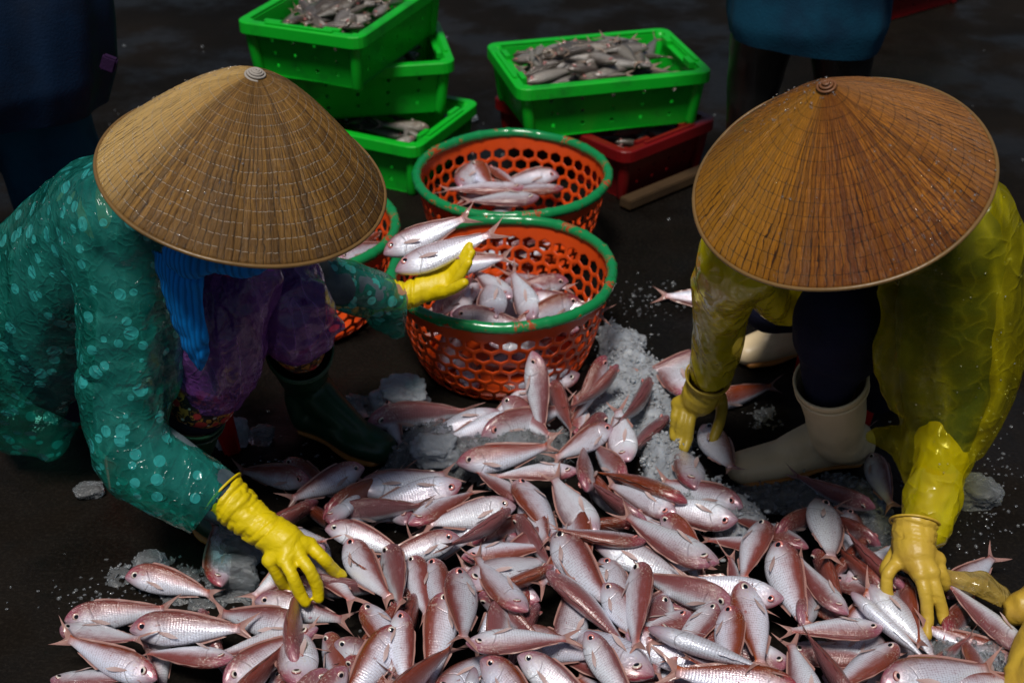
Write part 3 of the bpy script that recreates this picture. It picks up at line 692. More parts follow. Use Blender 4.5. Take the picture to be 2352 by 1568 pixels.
M['hatL'] = m_hat('aged_palm_leaf', (.36, .185, .040), (.16, .070, .012), (.045, .018, .004), (.50, .46, .40, .75, .2), (.03, .016, .007, .85), 120, 17, .32, .75,
                  sector_tones=[(.9, -.25, (.62, .40, .14), .35, 1.15, .8), (-.05, 1.0, (.09, .045, .012), .55, 1.25, .6)])  # pale upper left and dark front: light and shade painted into the leaf colour
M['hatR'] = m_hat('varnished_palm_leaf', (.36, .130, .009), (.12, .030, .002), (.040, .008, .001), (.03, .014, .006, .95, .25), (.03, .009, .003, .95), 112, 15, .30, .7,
                  sector_tones=[(.95, .1, (.50, .22, .012), .4, 1.15, .5), (-.9, -.35, (.40, .17, .05), .4, 1.1, .45), (.1, 1.0, (.13, .03, .004), .7, 1.3, .5)])
M['hatrim'] = m_rubber('bamboo_rim', (.16, .09, .03), .35, .5, .5); M['hattip'] = m_rubber('leaf_tip', (.16, .06, .02), .5, .5, .5)
def m_brim():
    s = Sh('worn_green_rim'); o = s.co(); n = s.noise(s.vec(o, (1, 1, 1.0)), 13, 6, .72, .8); n2 = s.noise(o, 70, 3, .7)
    k = s.ss(s.math('ADD', n, s.math('MULTIPLY', s.math('SUBTRACT', n2, .5), .25)), .585, .62)
    c = s.mix(k, (.006, .21, .06), (.40, .055, .012)); c = s.mix(s.math('MULTIPLY', s.ss(n2, .6, .72), .5), c, (.02, .10, .035))
    s.set(color=c, rough=.27, spec=.5, coat=.3, coatr=.1, normal=s.bump(s.math('ADD', n2, k), .35, .001)); return s.m
M['brim'] = m_brim()

# ================================================================== ground
bm = bmesh.new(); bmesh.ops.create_grid(bm, x_segments=8, y_segments=8, size=30)
fl = link('floor', to_me(bm), M['floor'], base=(0, 0, 0), smooth=False); tag(fl, kind='structure')

# ================================================================== baskets and crates
make_basket(-.022, 2.80, 0, .272, .245, .4, 'orange basket with worn green rim in front of the other baskets, fish piled inside')
make_basket(0.0, 3.345, 0, .272, .245, 1.3, 'orange basket with green rim standing just behind the front basket, before the crates')
make_basket(-.553, 3.03, 0, .272, .245, 2.2, 'orange basket half hidden under the pale straw hat, left of the other two')
G1 = 'green stacking crates of grey fish'
c1 = make_crate(-.46, 3.985, 0, R(154), M['green'], 'green crate at the bottom of the three-crate stack', G1)
c2 = make_crate(-.504, 4.09, .165, R(10), M['green'], 'green crate in the middle of the three-crate stack', G1)
c3 = make_crate(-.507, 4.03, .332, R(68), M['green'], 'green crate turned corner forward on top of the three-crate stack', G1)
c4 = make_crate(.285, 3.99, 0, R(132), M['red'], 'dark red crate underneath the single green crate', 'red crates')
c5 = make_crate(.258, 3.95, .178, R(14.5), M['green'], 'green crate heaped with grey fish standing on the dark red crate', G1)
c6 = make_crate(1.55, 5.55, 0, R(35), M['red'], 'red crate on the floor far back beside the standing person in blue', 'red crates')
c7 = make_crate(1.57, 5.56, .17, R(40), M['green'], 'green crate on the far red crate behind the person in blue', G1)
fill_crate(c1, 22, .125, 1, 'the bottom stacked crate')
fill_crate(c2, 18, .125, 2, 'the middle stacked crate')
fill_crate(c3, 56, .150, 3, 'the topmost stacked crate', low=20, mound=.018, Ls=(.16, .20))
fill_crate(c4, 16, .125, 4, 'the dark red crate')
fill_crate(c5, 60, .150, 5, 'the heaped crate on the red one', low=34, mound=.05, Ls=(.16, .21))
bm = bmesh.new(); bmesh.ops.create_cube(bm, size=1, matrix=Matrix.Translation((.485, 3.745, .023)) @ Matrix.Rotation(R(41), 4, 'Z') @ Matrix.Diagonal((.40, .045, .030, 1)))
bmesh.ops.bevel(bm, geom=list(bm.edges), offset=.003, segments=2, affect='EDGES')
tag(link('board', to_me(bm), M['card'], smooth=False), 'pale brown board lying on the floor at the foot of the red crate', 'board')

# ================================================================== workers
def V(px, py, Y): return aty(px, py, Y)
def Zp(px, py, z): return atz(px, py, z)
def face(parent, c, fwd, upv, r):
    """eyes on the head of a body whose nose, ears and lips are already in its skin"""
    side = fwd.cross(upv).normalized()
    for s_ in (-1, 1):
        bm = bmesh.new(); bmesh.ops.create_uvsphere(bm, u_segments=12, v_segments=8, radius=.011, matrix=Matrix.Translation(c + fwd * (r * .86) + side * s_ * .031 + upv * .005)); link('eye', to_me(bm), M['white'], parent)
def head_chains(c, fwd, upv, neck):
    side = fwd.cross(upv).normalized()
    return [[(c + upv * .055 - fwd * .01, .078, .085), (c, .080, .092), (c - upv * .065 + fwd * .02, .055, .062), (c - upv * .095 + fwd * .03, .036, .04)],
            [(c - upv * .02 - fwd * .02, .055), (neck, .06)],
            [(c + fwd * .088 + upv * .01, .008), (c + fwd * .105 - upv * .025, .014), (c + fwd * .09 - upv * .033, .014)],
            [(c + fwd * .082 - upv * .062 - side * .018, .008), (c + fwd * .090 - upv * .062, .010), (c + fwd * .082 - upv * .062 + side * .018, .008)],
            [(c + side * .082 + upv * .02, .011, .014), (c + side * .086 - upv * .02, .009, .01)], [(c - side * .082 + upv * .02, .011, .014), (c - side * .086 - upv * .02, .009, .01)]]
def hand_chains(wrist, palm, fingers, thumb, fr=.0095, pw=.020):
    ch = []
    for f in fingers: ch.append([(wrist, pw), (palm.lerp(f[0], .45), pw * 1.0), (f[0], pw * .72)]); ch.append([(f[0], fr * 1.12)] + [(p, fr) for p in f[1:-1]] + [(f[-1], fr * .88)])
    ch.append([(wrist, pw * .9), (thumb[0], fr * 1.5)] + [(p, fr * 1.1) for p in thumb[1:-1]] + [(thumb[-1], fr * .95)])
    return ch
def glove(parent, cuff, wrist, palm, fingers, thumb, mat, rc, rw, fr=.0155, pw=.030, label=None):
    ch = [[(cuff, rc), (cuff.lerp(wrist, .5), (rc + rw) / 2), (wrist, rw), (palm, rw * .95)]] + hand_chains(wrist, palm, fingers, thumb, fr, pw)
    ax = (wrist - cuff).normalized()
    def fold(p, n):
        d = (p - cuff).dot(ax); k = 1 if d < (wrist - cuff).length * 1.3 else .22
        q = p * 11 + ax * d * 42; q2 = p * 22 + ax * d * 80
        return (noise.noise(p * 16) * .0030 - max(0, ridged(q, 1) - .45) * .0075 - max(0, ridged(q2, 1) - .6) * .004) * k
    # the cap of the cuff is cut off square so that the rim is open
    me = blob(ch, voxel=.0030, smooth=4, extra=fold)
    bm = bmesh.new(); bm.from_mesh(me); bmesh.ops.bisect_plane(bm, geom=bm.verts[:] + bm.edges[:] + bm.faces[:], plane_co=cuff + ax * .003, plane_no=-ax, clear_outer=True)
    g = link('glove', to_me(bm), mat, parent)
    if label: g['label'] = label
    x = ax.orthogonal().normalized(); y = ax.cross(x); bm = bmesh.new()
    add_tube(bm, [(cuff + ax * .003 + (x * math.cos(q) + y * math.sin(q)) * (rc * 1.02), .0024) for q in [2 * math.pi * k / 40 for k in range(41)]], seg=8, n=1, cap=False, closed_caps=False)
    link('cuff_rim', to_me(bm), mat, g); return g
def boot(parent, top, ankle, heel, ball, toe, rt, ra, rf, mat, solemat, label=None):
    foot_dir = (toe - heel).normalized()
    ch = [[(top, rt), (top.lerp(ankle, .5), (rt + ra) / 2), (ankle, ra), (heel + Vector((0, 0, .045)), ra * .88)],
          {'p': [(heel + Vector((0, 0, .040)), rf * .86, .040), (heel.lerp(ball, .5) + Vector((0, 0, .045)), rf * .86, .043), (ball + Vector((0, 0, .038)), rf, .037), (toe.lerp(ball, .25) + Vector((0, 0, .032)), rf * .86, .031)], 'ref': (0, 0, 1)},
          [(ankle.lerp(heel, .2) + Vector((0, 0, .02)), ra * .9), (heel.lerp(ball, .5) + Vector((0, 0, .082)), ra * .74), (ball + Vector((0, 0, .055)), rf * .62)]]
    ax = (ankle - top).normalized()
    def fold(p, n):
        d = (p - ankle).length; return noise.noise(Vector((p.x * 9, p.y * 9, p.z * 34))) * .0055 * math.exp(-(d / .09) ** 2) + noise.noise(p * 14) * .0022
    me = blob(ch, voxel=.006, smooth=6, extra=fold); bm = bmesh.new(); bm.from_mesh(me)
    bmesh.ops.bisect_plane(bm, geom=bm.verts[:] + bm.edges[:] + bm.faces[:], plane_co=top + ax * .004, plane_no=-ax, clear_outer=True)
    b = link('boot', to_me(bm), mat, parent)
    if label: b['label'] = label
    x = ax.orthogonal().normalized(); y = ax.cross(x)
    for k, (dz, rr_) in enumerate(((.004, 1.0), (.026, .995))):
        bm = bmesh.new(); add_tube(bm, [(top + ax * dz + (x * math.cos(q) + y * math.sin(q)) * (rt * rr_), .0032) for q in [2 * math.pi * j / 36 for j in range(37)]], seg=8, n=1, cap=False, closed_caps=False)
        link('top_band', to_me(bm), mat, b)
    def zf(p, h): return Vector((p.x, p.y, h))
    g0 = min(heel.z, toe.z)
    me = blob([{'p': [(heel + Vector((0, 0, .013)), rf * .90, .013), (heel.lerp(ball, .5) + Vector((0, 0, .016)), rf * .82, .010), (ball + Vector((0, 0, .013)), rf * 1.06, .013), (toe.lerp(ball, .25) + Vector((0, 0, .013)), rf * .94, .013)], 'ref': (0, 0, 1)}], voxel=.005, smooth=3)
    link('sole', me, solemat, b); return b

# ---------------------------------------------------------------- worker in the spotted teal raincoat
hl = CAM + ray(555, 410) * 2.19
hc = hl + Vector((.0, .035, .0)); nk = Vector((-.50, 2.10, .80))
sR, eR, wR = V(325, 540, 2.10), V(285, 985, 2.03), Zp(597, 1212, .165)
sL, eL, wL = Vector((-.42, 2.30, .74)), V(705, 640, 2.40), V(925, 682, 2.50)
hip = Vector((-.88, 2.38, .33)); k1, k2 = V(500, 790, 2.16), V(665, 720, 2.25)
b1t, b2t = Zp(447, 945, .29), Zp(688, 800, .33)
b1h, b1b, b1e = Zp(440, 1180, 0), Zp(500, 1225, 0), Zp(560, 1255, 0)
b2h, b2b, b2e = Zp(715, 985, 0), Zp(830, 1040, 0), Zp(893, 1062, 0)
fw = Vector((.60, -.45, -.66)).normalized(); uw = Vector((.45, -.40, .8)); uw = (uw - fw * uw.dot(fw)).normalized()
body = blob([[(hip, .15), (Vector((-.80, 2.28, .55)), .135), (Vector((-.62, 2.17, .72)), .135), (nk, .06)],
             [(sR.lerp(nk, .3), .06), (sR, .055), (sR.lerp(eR, .5), .048), (eR, .042)], [(eR, .042), (eR.lerp(wR, .4), .038), (wR, .026)],
             [(sL.lerp(nk, .3), .06), (sL, .055), (eL, .042)], [(eL, .042), (wL, .026)],
             [(hip, .11), (hip.lerp(k1, .5), .085), (k1, .06)], [(k1, .06), (b1t, .052), (b1h + Vector((0, .0, .12)), .036), (b1h + Vector((0, 0, .05)), .03)], [(b1h + Vector((0, 0, .045)), .028), (b1b + Vector((0, 0, .04)), .03)],
             [(hip, .11), (hip.lerp(k2, .5), .085), (k2, .06)], [(k2, .06), (b2t, .046), (b2h + Vector((-.01, .02, .13)), .034), (b2h + Vector((0, 0, .05)), .03)], [(b2h + Vector((0, 0, .045)), .028), (b2b + Vector((0, 0, .04)), .03)]]
            + head_chains(hc, fw, uw, nk), voxel=.008, smooth=3)
pl = link('person', body, M['skin'])
tag(pl, 'worker in spotted teal raincoat and pale conical hat crouching at the left', 'person', 'market workers')
face(pl, hc, fw, uw, .1)
link('hair', blob([[(hc + uw * .06 - fw * .03, .085), (hc - fw * .05, .075), (hc - fw * .075 - uw * .06, .045)]], voxel=.008, smooth=3), M['hair'], pl)
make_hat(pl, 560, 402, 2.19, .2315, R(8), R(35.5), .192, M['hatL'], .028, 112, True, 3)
link('shirt', blob([[(hip, .155), (Vector((-.80, 2.28, .55)), .145), (Vector((-.63, 2.18, .71)), .145)], [(sR.lerp(nk, .5), .085), (sR, .072), (sR.lerp(eR, .5), .064), (eR, .058)], [(eR, .058), (eR.lerp(wR, .72), .048)],
                    [(sL.lerp(nk, .4), .08), (sL, .065), (eL, .047)], [(eL, .047), (eL.lerp(wL, .75), .038)]], voxel=.009, smooth=3, wr=.006), M['shirt'], pl)
link('trousers', blob([[(hip - Vector((0, 0, .02)), .17), (hip.lerp(k1, .5), .11), (k1, .078)], [(k1, .075), (b1t.lerp(k1, .1), .066)], [(hip, .13), (hip.lerp(k2, .5), .10), (k2, .072)], [(k2, .060), (b2t.lerp(k2, .1), .054)]], voxel=.009, smooth=3, wr=.004), M['navy'], pl)
for k_, t_ in ((k1, b1t), (k2, b2t)): link('trouser_cuff', blob([[(t_.lerp(k_, .42), .078 if k_ is k1 else .066), (t_.lerp(k_, .1), .068 if k_ is k1 else .057), (t_, .054)]], voxel=.006, smooth=2, wr=.003), M['floral'], pl)
# raincoat body with its right sleeve, hunched back on the left
rc = blob([[(V(70, 930, 2.40), .115), (V(85, 850, 2.38), .150), (V(120, 720, 2.32), .165), (V(190, 600, 2.27), .155), (V(265, 520, 2.2), .135), (V(330, 500, 2.12), .12)],
           [(V(175, 610, 2.25), .12), (V(215, 500, 2.23), .085), (V(260, 470, 2.2), .08)],
           [(V(290, 560, 2.12), .110), (V(300, 640, 2.09), .098), (V(300, 760, 2.07), .092), (V(295, 880, 2.05), .092), (V(292, 985, 2.02), .084)],
           [(V(275, 955, 2.03), .078), (V(305, 1040, 2.0), .082), (V(385, 1095, 1.985), .080), (V(452, 1140, 1.975), .072)],
           [(V(430, 1130, 1.975), .06), (V(400, 1175, 1.965), .022)],
           [(V(360, 700, 2.07), .05), (V(385, 820, 2.06), .035), (V(385, 900, 2.05), .03)],
           [(V(115, 1010, 2.36), .045), (V(70, 960, 2.36), .09), (V(40, 870, 2.36), .10)]], voxel=.007, smooth=3, wr=.010, wscale=10, stretch=(1, 1, .5),
          extra=lambda p, n: noise.noise(p * 6) * .010)
bm = bmesh.new(); bm.from_mesh(rc); a_ = (V(452, 1140, 1.975) - V(385, 1095, 1.985)).normalized()
bmesh.ops.bisect_plane(bm, geom=bm.verts[:] + bm.edges[:] + bm.faces[:], plane_co=V(470, 1150, 1.97) + a_ * .012, plane_no=a_, clear_outer=False, clear_inner=False)
far = [f for f in bm.faces if (f.calc_center_median() - (V(470, 1150, 1.97) + a_ * .012)).dot(a_) > .0005 and (f.calc_center_median() - V(470, 1150, 1.97)).length < .14]
bmesh.ops.delete(bm, geom=far, context='FACES')
me = to_me(bm); me.update(); wet = surf(me, 2, 300, 8, .0, .1); co_ = link('raincoat', me, M['teal'], pl); drops(co_, wet)
# sleeve over the far arm, hanging loose under the wrist
rs = blob([[(V(700, 640, 2.42), .056), (V(760, 645, 2.44), .054), (V(830, 668, 2.47), .056), (V(890, 690, 2.50), .052), (V(918, 695, 2.51), .050)],
           [(V(880, 720, 2.5), .040), (V(905, 745, 2.5), .030), (V(912, 758, 2.5), .022)]], voxel=.006, smooth=4, wr=.005, wscale=14)
bm = bmesh.new(); bm.from_mesh(rs); a_ = Vector((1, .2, -.05)).normalized(); bmesh.ops.bisect_plane(bm, geom=bm.verts[:] + bm.edges[:] + bm.faces[:], plane_co=V(928, 700, 2.51), plane_no=a_, clear_outer=True)
link('sleeve', to_me(bm), M['teals'], pl)
def d6(x, y): return cr(6, x, y)
def P6(x, y, z): return Zp(*d6(x, y), z)
f1 = [P6(870, 830, .165), P6(1010, 960, .150), P6(1110, 1070, .118), P6(1195, 1130, .100)]
f2 = [P6(770, 930, .165), P6(880, 1080, .150), P6(950, 1230, .118), P6(968, 1350, .095)]
f3 = [P6(635, 985, .165), P6(708, 1130, .150), P6(772, 1280, .118), P6(838, 1395, .095)]
f4 = [P6(490, 980, .155), P6(540, 1080, .135), P6(590, 1170, .11), P6(625, 1220, .095)]
tb = [P6(520, 900, .12), P6(590, 1120, .09), P6(640, 1230, .085), P6(690, 1245, .085)]
glove(pl, Zp(508, 1128, .235), Zp(592, 1205, .185), P6(640, 800, .175), [f1, f2, f3, f4], tb, M['ygl'], .046, .038, .0124, .023, 'yellow rubber glove reaching down onto the fish')
link('sleeve_lining', blob([[(Zp(470, 1115, .25), .046), (Zp(508, 1130, .235), .043)]], voxel=.005, smooth=2), M['shirt'], pl)
def P8(x, y, Y): return V(*cr(8, x, y), Y)
g1 = [P8(800, 490, 2.53), P8(850, 400, 2.54), P8(890, 330, 2.545), P8(925, 285, 2.55)]
g2 = [P8(840, 500, 2.52), P8(900, 420, 2.525), P8(945, 350, 2.53), P8(975, 300, 2.535)]
g3 = [P8(860, 530, 2.51), P8(915, 460, 2.51), P8(955, 400, 2.515), P8(990, 345, 2.52)]
g4 = [P8(850, 570, 2.50), P8(905, 510, 2.495), P8(945, 450, 2.50), P8(970, 410, 2.50)]
tb = [P8(730, 610, 2.50), P8(820, 600, 2.47), P8(890, 570, 2.46), P8(945, 540, 2.455)]
glove(pl, P8(330, 620, 2.49), P8(560, 625, 2.505), P8(690, 570, 2.52), [g1, g2, g3, g4], tb, M['ygl'], .043, .032, .0112, .022, 'yellow rubber glove holding two fish over the basket')
# scarf, aprons
def cloth(rows, nu, thick, wr, seed, ws=14):
    """hanging sheet through rows of points, wavy like pleated cloth"""
    sp = [[Vector(q) for q in cr_spline([list(p) for p in r], 8)] for r in rows]; nv = len(sp[0])
    cols = [cr_spline([list(sp[i][j]) for i in range(len(sp))], nu) for j in range(nv)]
    bm = bmesh.new(); G = [[bm.verts.new(Vector(c)) for c in col] for col in cols]
    for i in range(len(G) - 1):
        for j in range(len(G[0]) - 1): bm.faces.new((G[i][j], G[i][j + 1], G[i + 1][j + 1], G[i + 1][j]))
    bmesh.ops.recalc_face_normals(bm, faces=bm.faces); bm.normal_update()
    for v in bm.verts: v.co += v.normal * (wr * ridged(v.co + Vector((seed, 0, 0)), ws) + wr * .5 * noise.noise(v.co * ws * 2.2))
    return applied(to_me(bm), [('SOLIDIFY', dict(thickness=thick, offset=0))])
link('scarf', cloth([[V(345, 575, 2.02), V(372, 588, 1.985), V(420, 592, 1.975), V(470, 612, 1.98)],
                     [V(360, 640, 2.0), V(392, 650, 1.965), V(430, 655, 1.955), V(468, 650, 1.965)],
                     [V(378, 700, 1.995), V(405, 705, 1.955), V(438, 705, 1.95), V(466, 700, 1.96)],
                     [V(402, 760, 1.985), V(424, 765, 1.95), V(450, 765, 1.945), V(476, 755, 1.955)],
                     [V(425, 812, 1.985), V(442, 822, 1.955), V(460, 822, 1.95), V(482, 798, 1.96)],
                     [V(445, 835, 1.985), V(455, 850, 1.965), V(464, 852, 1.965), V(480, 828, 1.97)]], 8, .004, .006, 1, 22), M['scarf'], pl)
link('scarf_knot', blob([[(V(408, 585, 1.97), .026), (V(440, 600, 1.955), .030), (V(472, 606, 1.96), .022)], [(V(470, 590, 2.0), .026), (V(530, 595, 2.02), .026), (V(600, 600, 2.05), .018)], [(V(500, 600, 2.0), .015), (V(560, 622, 2.02), .015), (V(590, 622, 2.04), .010)]], voxel=.004, smooth=3, wr=.004, wscale=24), M['scarf'], pl)
link('apron', blob([[(V(560, 640, 2.16), .075), (V(510, 740, 2.14), .092), (V(500, 820, 2.14), .092), (V(490, 865, 2.15), .078)], [(V(420, 640, 2.16), .06), (V(430, 760, 2.14), .06), (V(432, 860, 2.16), .05)],
                    [(V(560, 800, 2.13), .03), (V(578, 845, 2.13), .016)], [(V(410, 880, 2.14), .03), (V(500, 878, 2.12), .03), (V(560, 855, 2.12), .02)]], voxel=.006, smooth=3, wr=.011, wscale=12, stretch=(1, 1, .6)), M['apron'], pl)
link('apron', blob([[(V(640, 620, 2.28), .080), (V(655, 690, 2.23), .084), (V(680, 745, 2.22), .080)], [(V(700, 700, 2.22), .065), (V(750, 742, 2.22), .034), (V(772, 748, 2.22), .016)], [(V(620, 770, 2.22), .04), (V(680, 785, 2.21), .035), (V(735, 765, 2.21), .026)]],
                   voxel=.006, smooth=3, wr=.011, wscale=12, stretch=(1, 1, .6)), M['apron'], pl)
boot(pl, b1t, b1h + Vector((.0, .02, .12)), b1h, b1b, b1e, .060, .046, .046, M['gboot'], M['sole'])
boot(pl, b2t, b2h + Vector((-.01, .02, .13)), b2h, b2b, b2e, .068, .054, .050, M['gboot'], M['sole'])
make_stool(-.80, 2.47, .5, 'red plastic stool under the worker in the spotted teal raincoat', .22)

# ---------------------------------------------------------------- worker in the yellow raincoat
hl = CAM + ray(1937, 415) * 2.11
hc = hl + Vector((.01, .04, -.01)); nk = Vector((.58, 2.14, .80))
sR, eR, wR = V(1700, 600, 2.16), V(1660, 730, 2.36), Zp(1617, 872, .20)
sL, eL, wL = V(2190, 560, 2.10), V(2215, 900, 2.10), Zp(2118, 1215, .165)
hip = Vector((.86, 2.62, .34)); k1 = Zp(1930, 735, .46); k2 = V(1775, 690, 2.55)
b1t, b1a = Zp(1908, 868, .315), Zp(1925, 1000, .125)
b1h, b1b, b1e = Zp(1955, 1055, 0), Zp(1790, 1085, 0), Zp(1668, 1108, 0)
b2h, b2b, b2e = Zp(1870, 800, 0), Zp(1760, 822, 0), Zp(1690, 835, 0); b2t = Vector((b2h.x + .02, b2h.y + .03, .30))
fw = Vector((-.35, -.55, -.75)).normalized(); uw = Vector((-.1, -.5, .8)); uw = (uw - fw * uw.dot(fw)).normalized()
body = blob([[(hip, .15), (Vector((.80, 2.46, .56)), .13), (Vector((.68, 2.26, .72)), .13), (nk, .06)],
             [(sR.lerp(nk, .4), .06), (sR, .052), (eR, .042)], [(eR, .042), (wR, .026)], [(sL.lerp(nk, .4), .06), (sL, .055), (sL.lerp(eL, .5), .048), (eL, .042)], [(eL, .042), (wL, .026)],
             [(hip, .11), (hip.lerp(k1, .5), .085), (k1, .062)], [(k1, .062), (b1t, .052), (b1a, .036), (b1h + Vector((0, 0, .05)), .03)], [(b1h + Vector((0, 0, .045)), .028), (b1b + Vector((0, 0, .04)), .03)],
             [(hip, .11), (hip.lerp(k2, .5), .085), (k2, .062)], [(k2, .062), (b2t, .05), (b2h + Vector((0, 0, .05)), .03)], [(b2h + Vector((0, 0, .045)), .028), (b2b + Vector((0, 0, .04)), .03)]]
            + head_chains(hc, fw, uw, nk), voxel=.008, smooth=3)
pr = link('person', body, M['skin'])
tag(pr, 'worker in yellow raincoat and brown conical hat bending over at the right', 'person', 'market workers')
face(pr, hc, fw, uw, .1)
link('hair', blob([[(hc + uw * .06 - fw * .03, .085), (hc - fw * .05, .075), (hc - fw * .075 - uw * .06, .045)]], voxel=.008, smooth=3), M['hair'], pr)
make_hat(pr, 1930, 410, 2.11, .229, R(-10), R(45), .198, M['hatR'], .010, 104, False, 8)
link('shirt', blob([[(hip, .155), (Vector((.80, 2.46, .56)), .14), (Vector((.69, 2.27, .71)), .14)], [(sR.lerp(nk, .5), .07), (sR, .050), (eR, .042)], [(eR, .042), (eR.lerp(wR, .7), .036)],
                    [(sL.lerp(nk, .5), .09), (sL, .085), (V(2170, 720, 2.12), .088), (V(2165, 880, 2.12), .080), (V(2150, 960, 2.1), .06)], [(eL, .05), (eL.lerp(wL, .5), .040)]], voxel=.009, smooth=3, wr=.006), M['dshirt'], pr)
link('trousers', blob([[(hip - Vector((0, 0, .02)), .17), (hip.lerp(k1, .45), .12), (V(1990, 700, 2.30), .095), (k1 + Vector((.0, 0, -.005)), .093)], [(k1, .092), (Zp(1925, 800, .385), .088), (b1t + Vector((0.0, .0, .02)), .064), (b1t - Vector((0, 0, .03)), .050)],
                       [(hip, .13), (hip.lerp(k2, .5), .10), (k2, .075)], [(k2, .075), (b2t, .062)], [(V(2010, 760, 2.36), .06), (V(2020, 900, 2.45), .05)]], voxel=.009, smooth=4, wr=.003), M['navy'], pr)
yc = blob([[(V(2120, 520, 2.14), .12), (V(2180, 540, 2.12), .12), (V(2205, 640, 2.11), .112), (V(2205, 760, 2.11), .120), (V(2190, 880, 2.10), .112), (V(2172, 985, 2.08), .085), (V(2150, 1060, 2.04), .066)],
           [(hip + Vector((.0, 0, -.02)), .20), (Vector((.80, 2.46, .56)), .185), (Vector((.70, 2.28, .70)), .17), (Vector((.62, 2.20, .76)), .12)],
           [(V(2240, 520, 2.15), .06), (V(2275, 640, 2.14), .055), (V(2290, 760, 2.13), .055), (V(2268, 880, 2.11), .055), (V(2225, 1010, 2.08), .045)],
           [(V(2090, 900, 2.08), .05), (V(2080, 840, 2.08), .055), (V(2100, 740, 2.09), .06), (V(2110, 650, 2.1), .07)],
           [(V(2000, 1000, 2.16), .012), (V(2035, 1005, 2.12), .022), (V(2090, 1020, 2.09), .030), (V(2140, 1060, 2.05), .04)],
           [(V(2060, 1035, 2.1), .012), (V(2110, 1090, 2.05), .025)]],
          voxel=.007, smooth=3, wr=.013, wscale=9, stretch=(1, 1, .32), extra=lambda p, n: noise.noise(p * 7) * .012)
yc.update(); wet = surf(yc, 3, 220, 8, .05, -.2); co_ = link('raincoat', yc, M['ycoat'], pr); drops(co_, wet)
link('sleeve', blob([[(V(2165, 1000, 2.06), .050), (V(2155, 1080, 2.02), .052), (V(2138, 1160, 1.985), .054), (V(2125, 1205, 1.965), .050)], [(V(2150, 1225, 1.96), .022), (V(2115, 1222, 1.96), .03)]],
                    voxel=.005, smooth=3, wr=.008, wscale=15, stretch=(1, 1, .4)), M['ysleeve'], pr)
link('sleeve', blob([[(V(1712, 590, 2.15), .085), (V(1675, 640, 2.22), .070), (V(1655, 710, 2.31), .058), (V(1648, 790, 2.36), .052), (V(1632, 850, 2.39), .048)],
                     [(V(1700, 600, 2.2), .05), (V(1745, 650, 2.28), .04), (V(1790, 690, 2.36), .045), (V(1825, 705, 2.40), .04)],
                     [(V(1790, 655, 2.36), .035), (V(1840, 680, 2.38), .045), (V(1835, 725, 2.42), .03)]], voxel=.005, smooth=3, wr=.009, wscale=13, stretch=(1, 1, .45)), M['ysleeve'], pr)
def P2(x, y, z): return Zp(*cr(2, x, y), z)
f1 = [P2(1275, 500, .135), P2(1250, 610, .115), P2(1235, 720, .085), P2(1212, 800, .07)]
f2 = [P2(1215, 490, .135), P2(1185, 600, .115), P2(1170, 700, .085), P2(1160, 775, .07)]
f3 = [P2(1165, 470, .135), P2(1140, 570, .115), P2(1135, 650, .09), P2(1130, 710, .08)]
f4 = [P2(1390, 490, .135), P2(1400, 590, .115), P2(1395, 650, .10), P2(1385, 690, .095)]
tb = [P2(1470, 430, .13), P2(1480, 540, .11), P2(1450, 650, .09), P2(1420, 730, .075)]
glove(pr, P2(1385, 265, .22), P2(1360, 330, .19), P2(1320, 420, .16), [f1, f2, f3], tb, M['olgl'], .047, .044, .0115, .025, 'olive yellow rubber glove picking up a fish left of the cream boot')
def P5(x, y, z): return Zp(*cr(5, x, y), z)
f1 = [P5(990, 700, .150), P5(905, 790, .140), P5(890, 900, .115), P5(918, 985, .092)]
f2 = [P5(1130, 800, .150), P5(1160, 930, .130), P5(1178, 1090, .095), P5(1172, 1235, .070)]
f3 = [P5(1200, 790, .150), P5(1245, 930, .125), P5(1280, 1050, .095), P5(1290, 1130, .08)]
f4 = [P5(1240, 700, .150), P5(1275, 790, .135), P5(1300, 870, .11), P5(1262, 900, .09)]
tb = [P5(1000, 620, .14), P5(930, 690, .13), P5(890, 760, .115), P5(880, 800, .10)]
gl = glove(pr, P5(1090, 430, .19), P5(1080, 560, .170), P5(1090, 660, .160), [f1, f2, f3, f4], tb, M['tangl'], .044, .041, .0125, .026, 'tan rubber glove with torn film pressing on the fish at the right')
link('torn_film', cloth([[P5(1230, 760, .13), P5(1260, 800, .125), P5(1300, 860, .11)], [P5(1400, 790, .12), P5(1420, 850, .115), P5(1430, 900, .10)], [P5(1580, 800, .10), P5(1570, 880, .11), P5(1540, 960, .09)], [P5(1700, 890, .085), P5(1700, 960, .09), P5(1690, 1030, .075)], [P5(1760, 960, .07), P5(1760, 1000, .075), P5(1740, 1040, .065)]], 8, .0012, .006, 4, 18), M['tanfilm'], gl)
0 and link('sleeve_cuff_fold', blob([[(P5(1030, 420, .20), .03), (P5(1060, 470, .185), .03)]], voxel=.005, smooth=3), M['tangl'], gl)
boot(pr, b1t, b1a, b1h, b1b, b1e, .072, .056, .050, M['cboot'], M['sole'])
boot(pr, b2t, b2h + Vector((.01, .01, .13)), b2h, b2b, b2e, .062, .052, .050, M['cboot'], M['sole'])
make_stool(.865, 2.64, .3, 'red plastic stool under the worker in the yellow raincoat', .22)

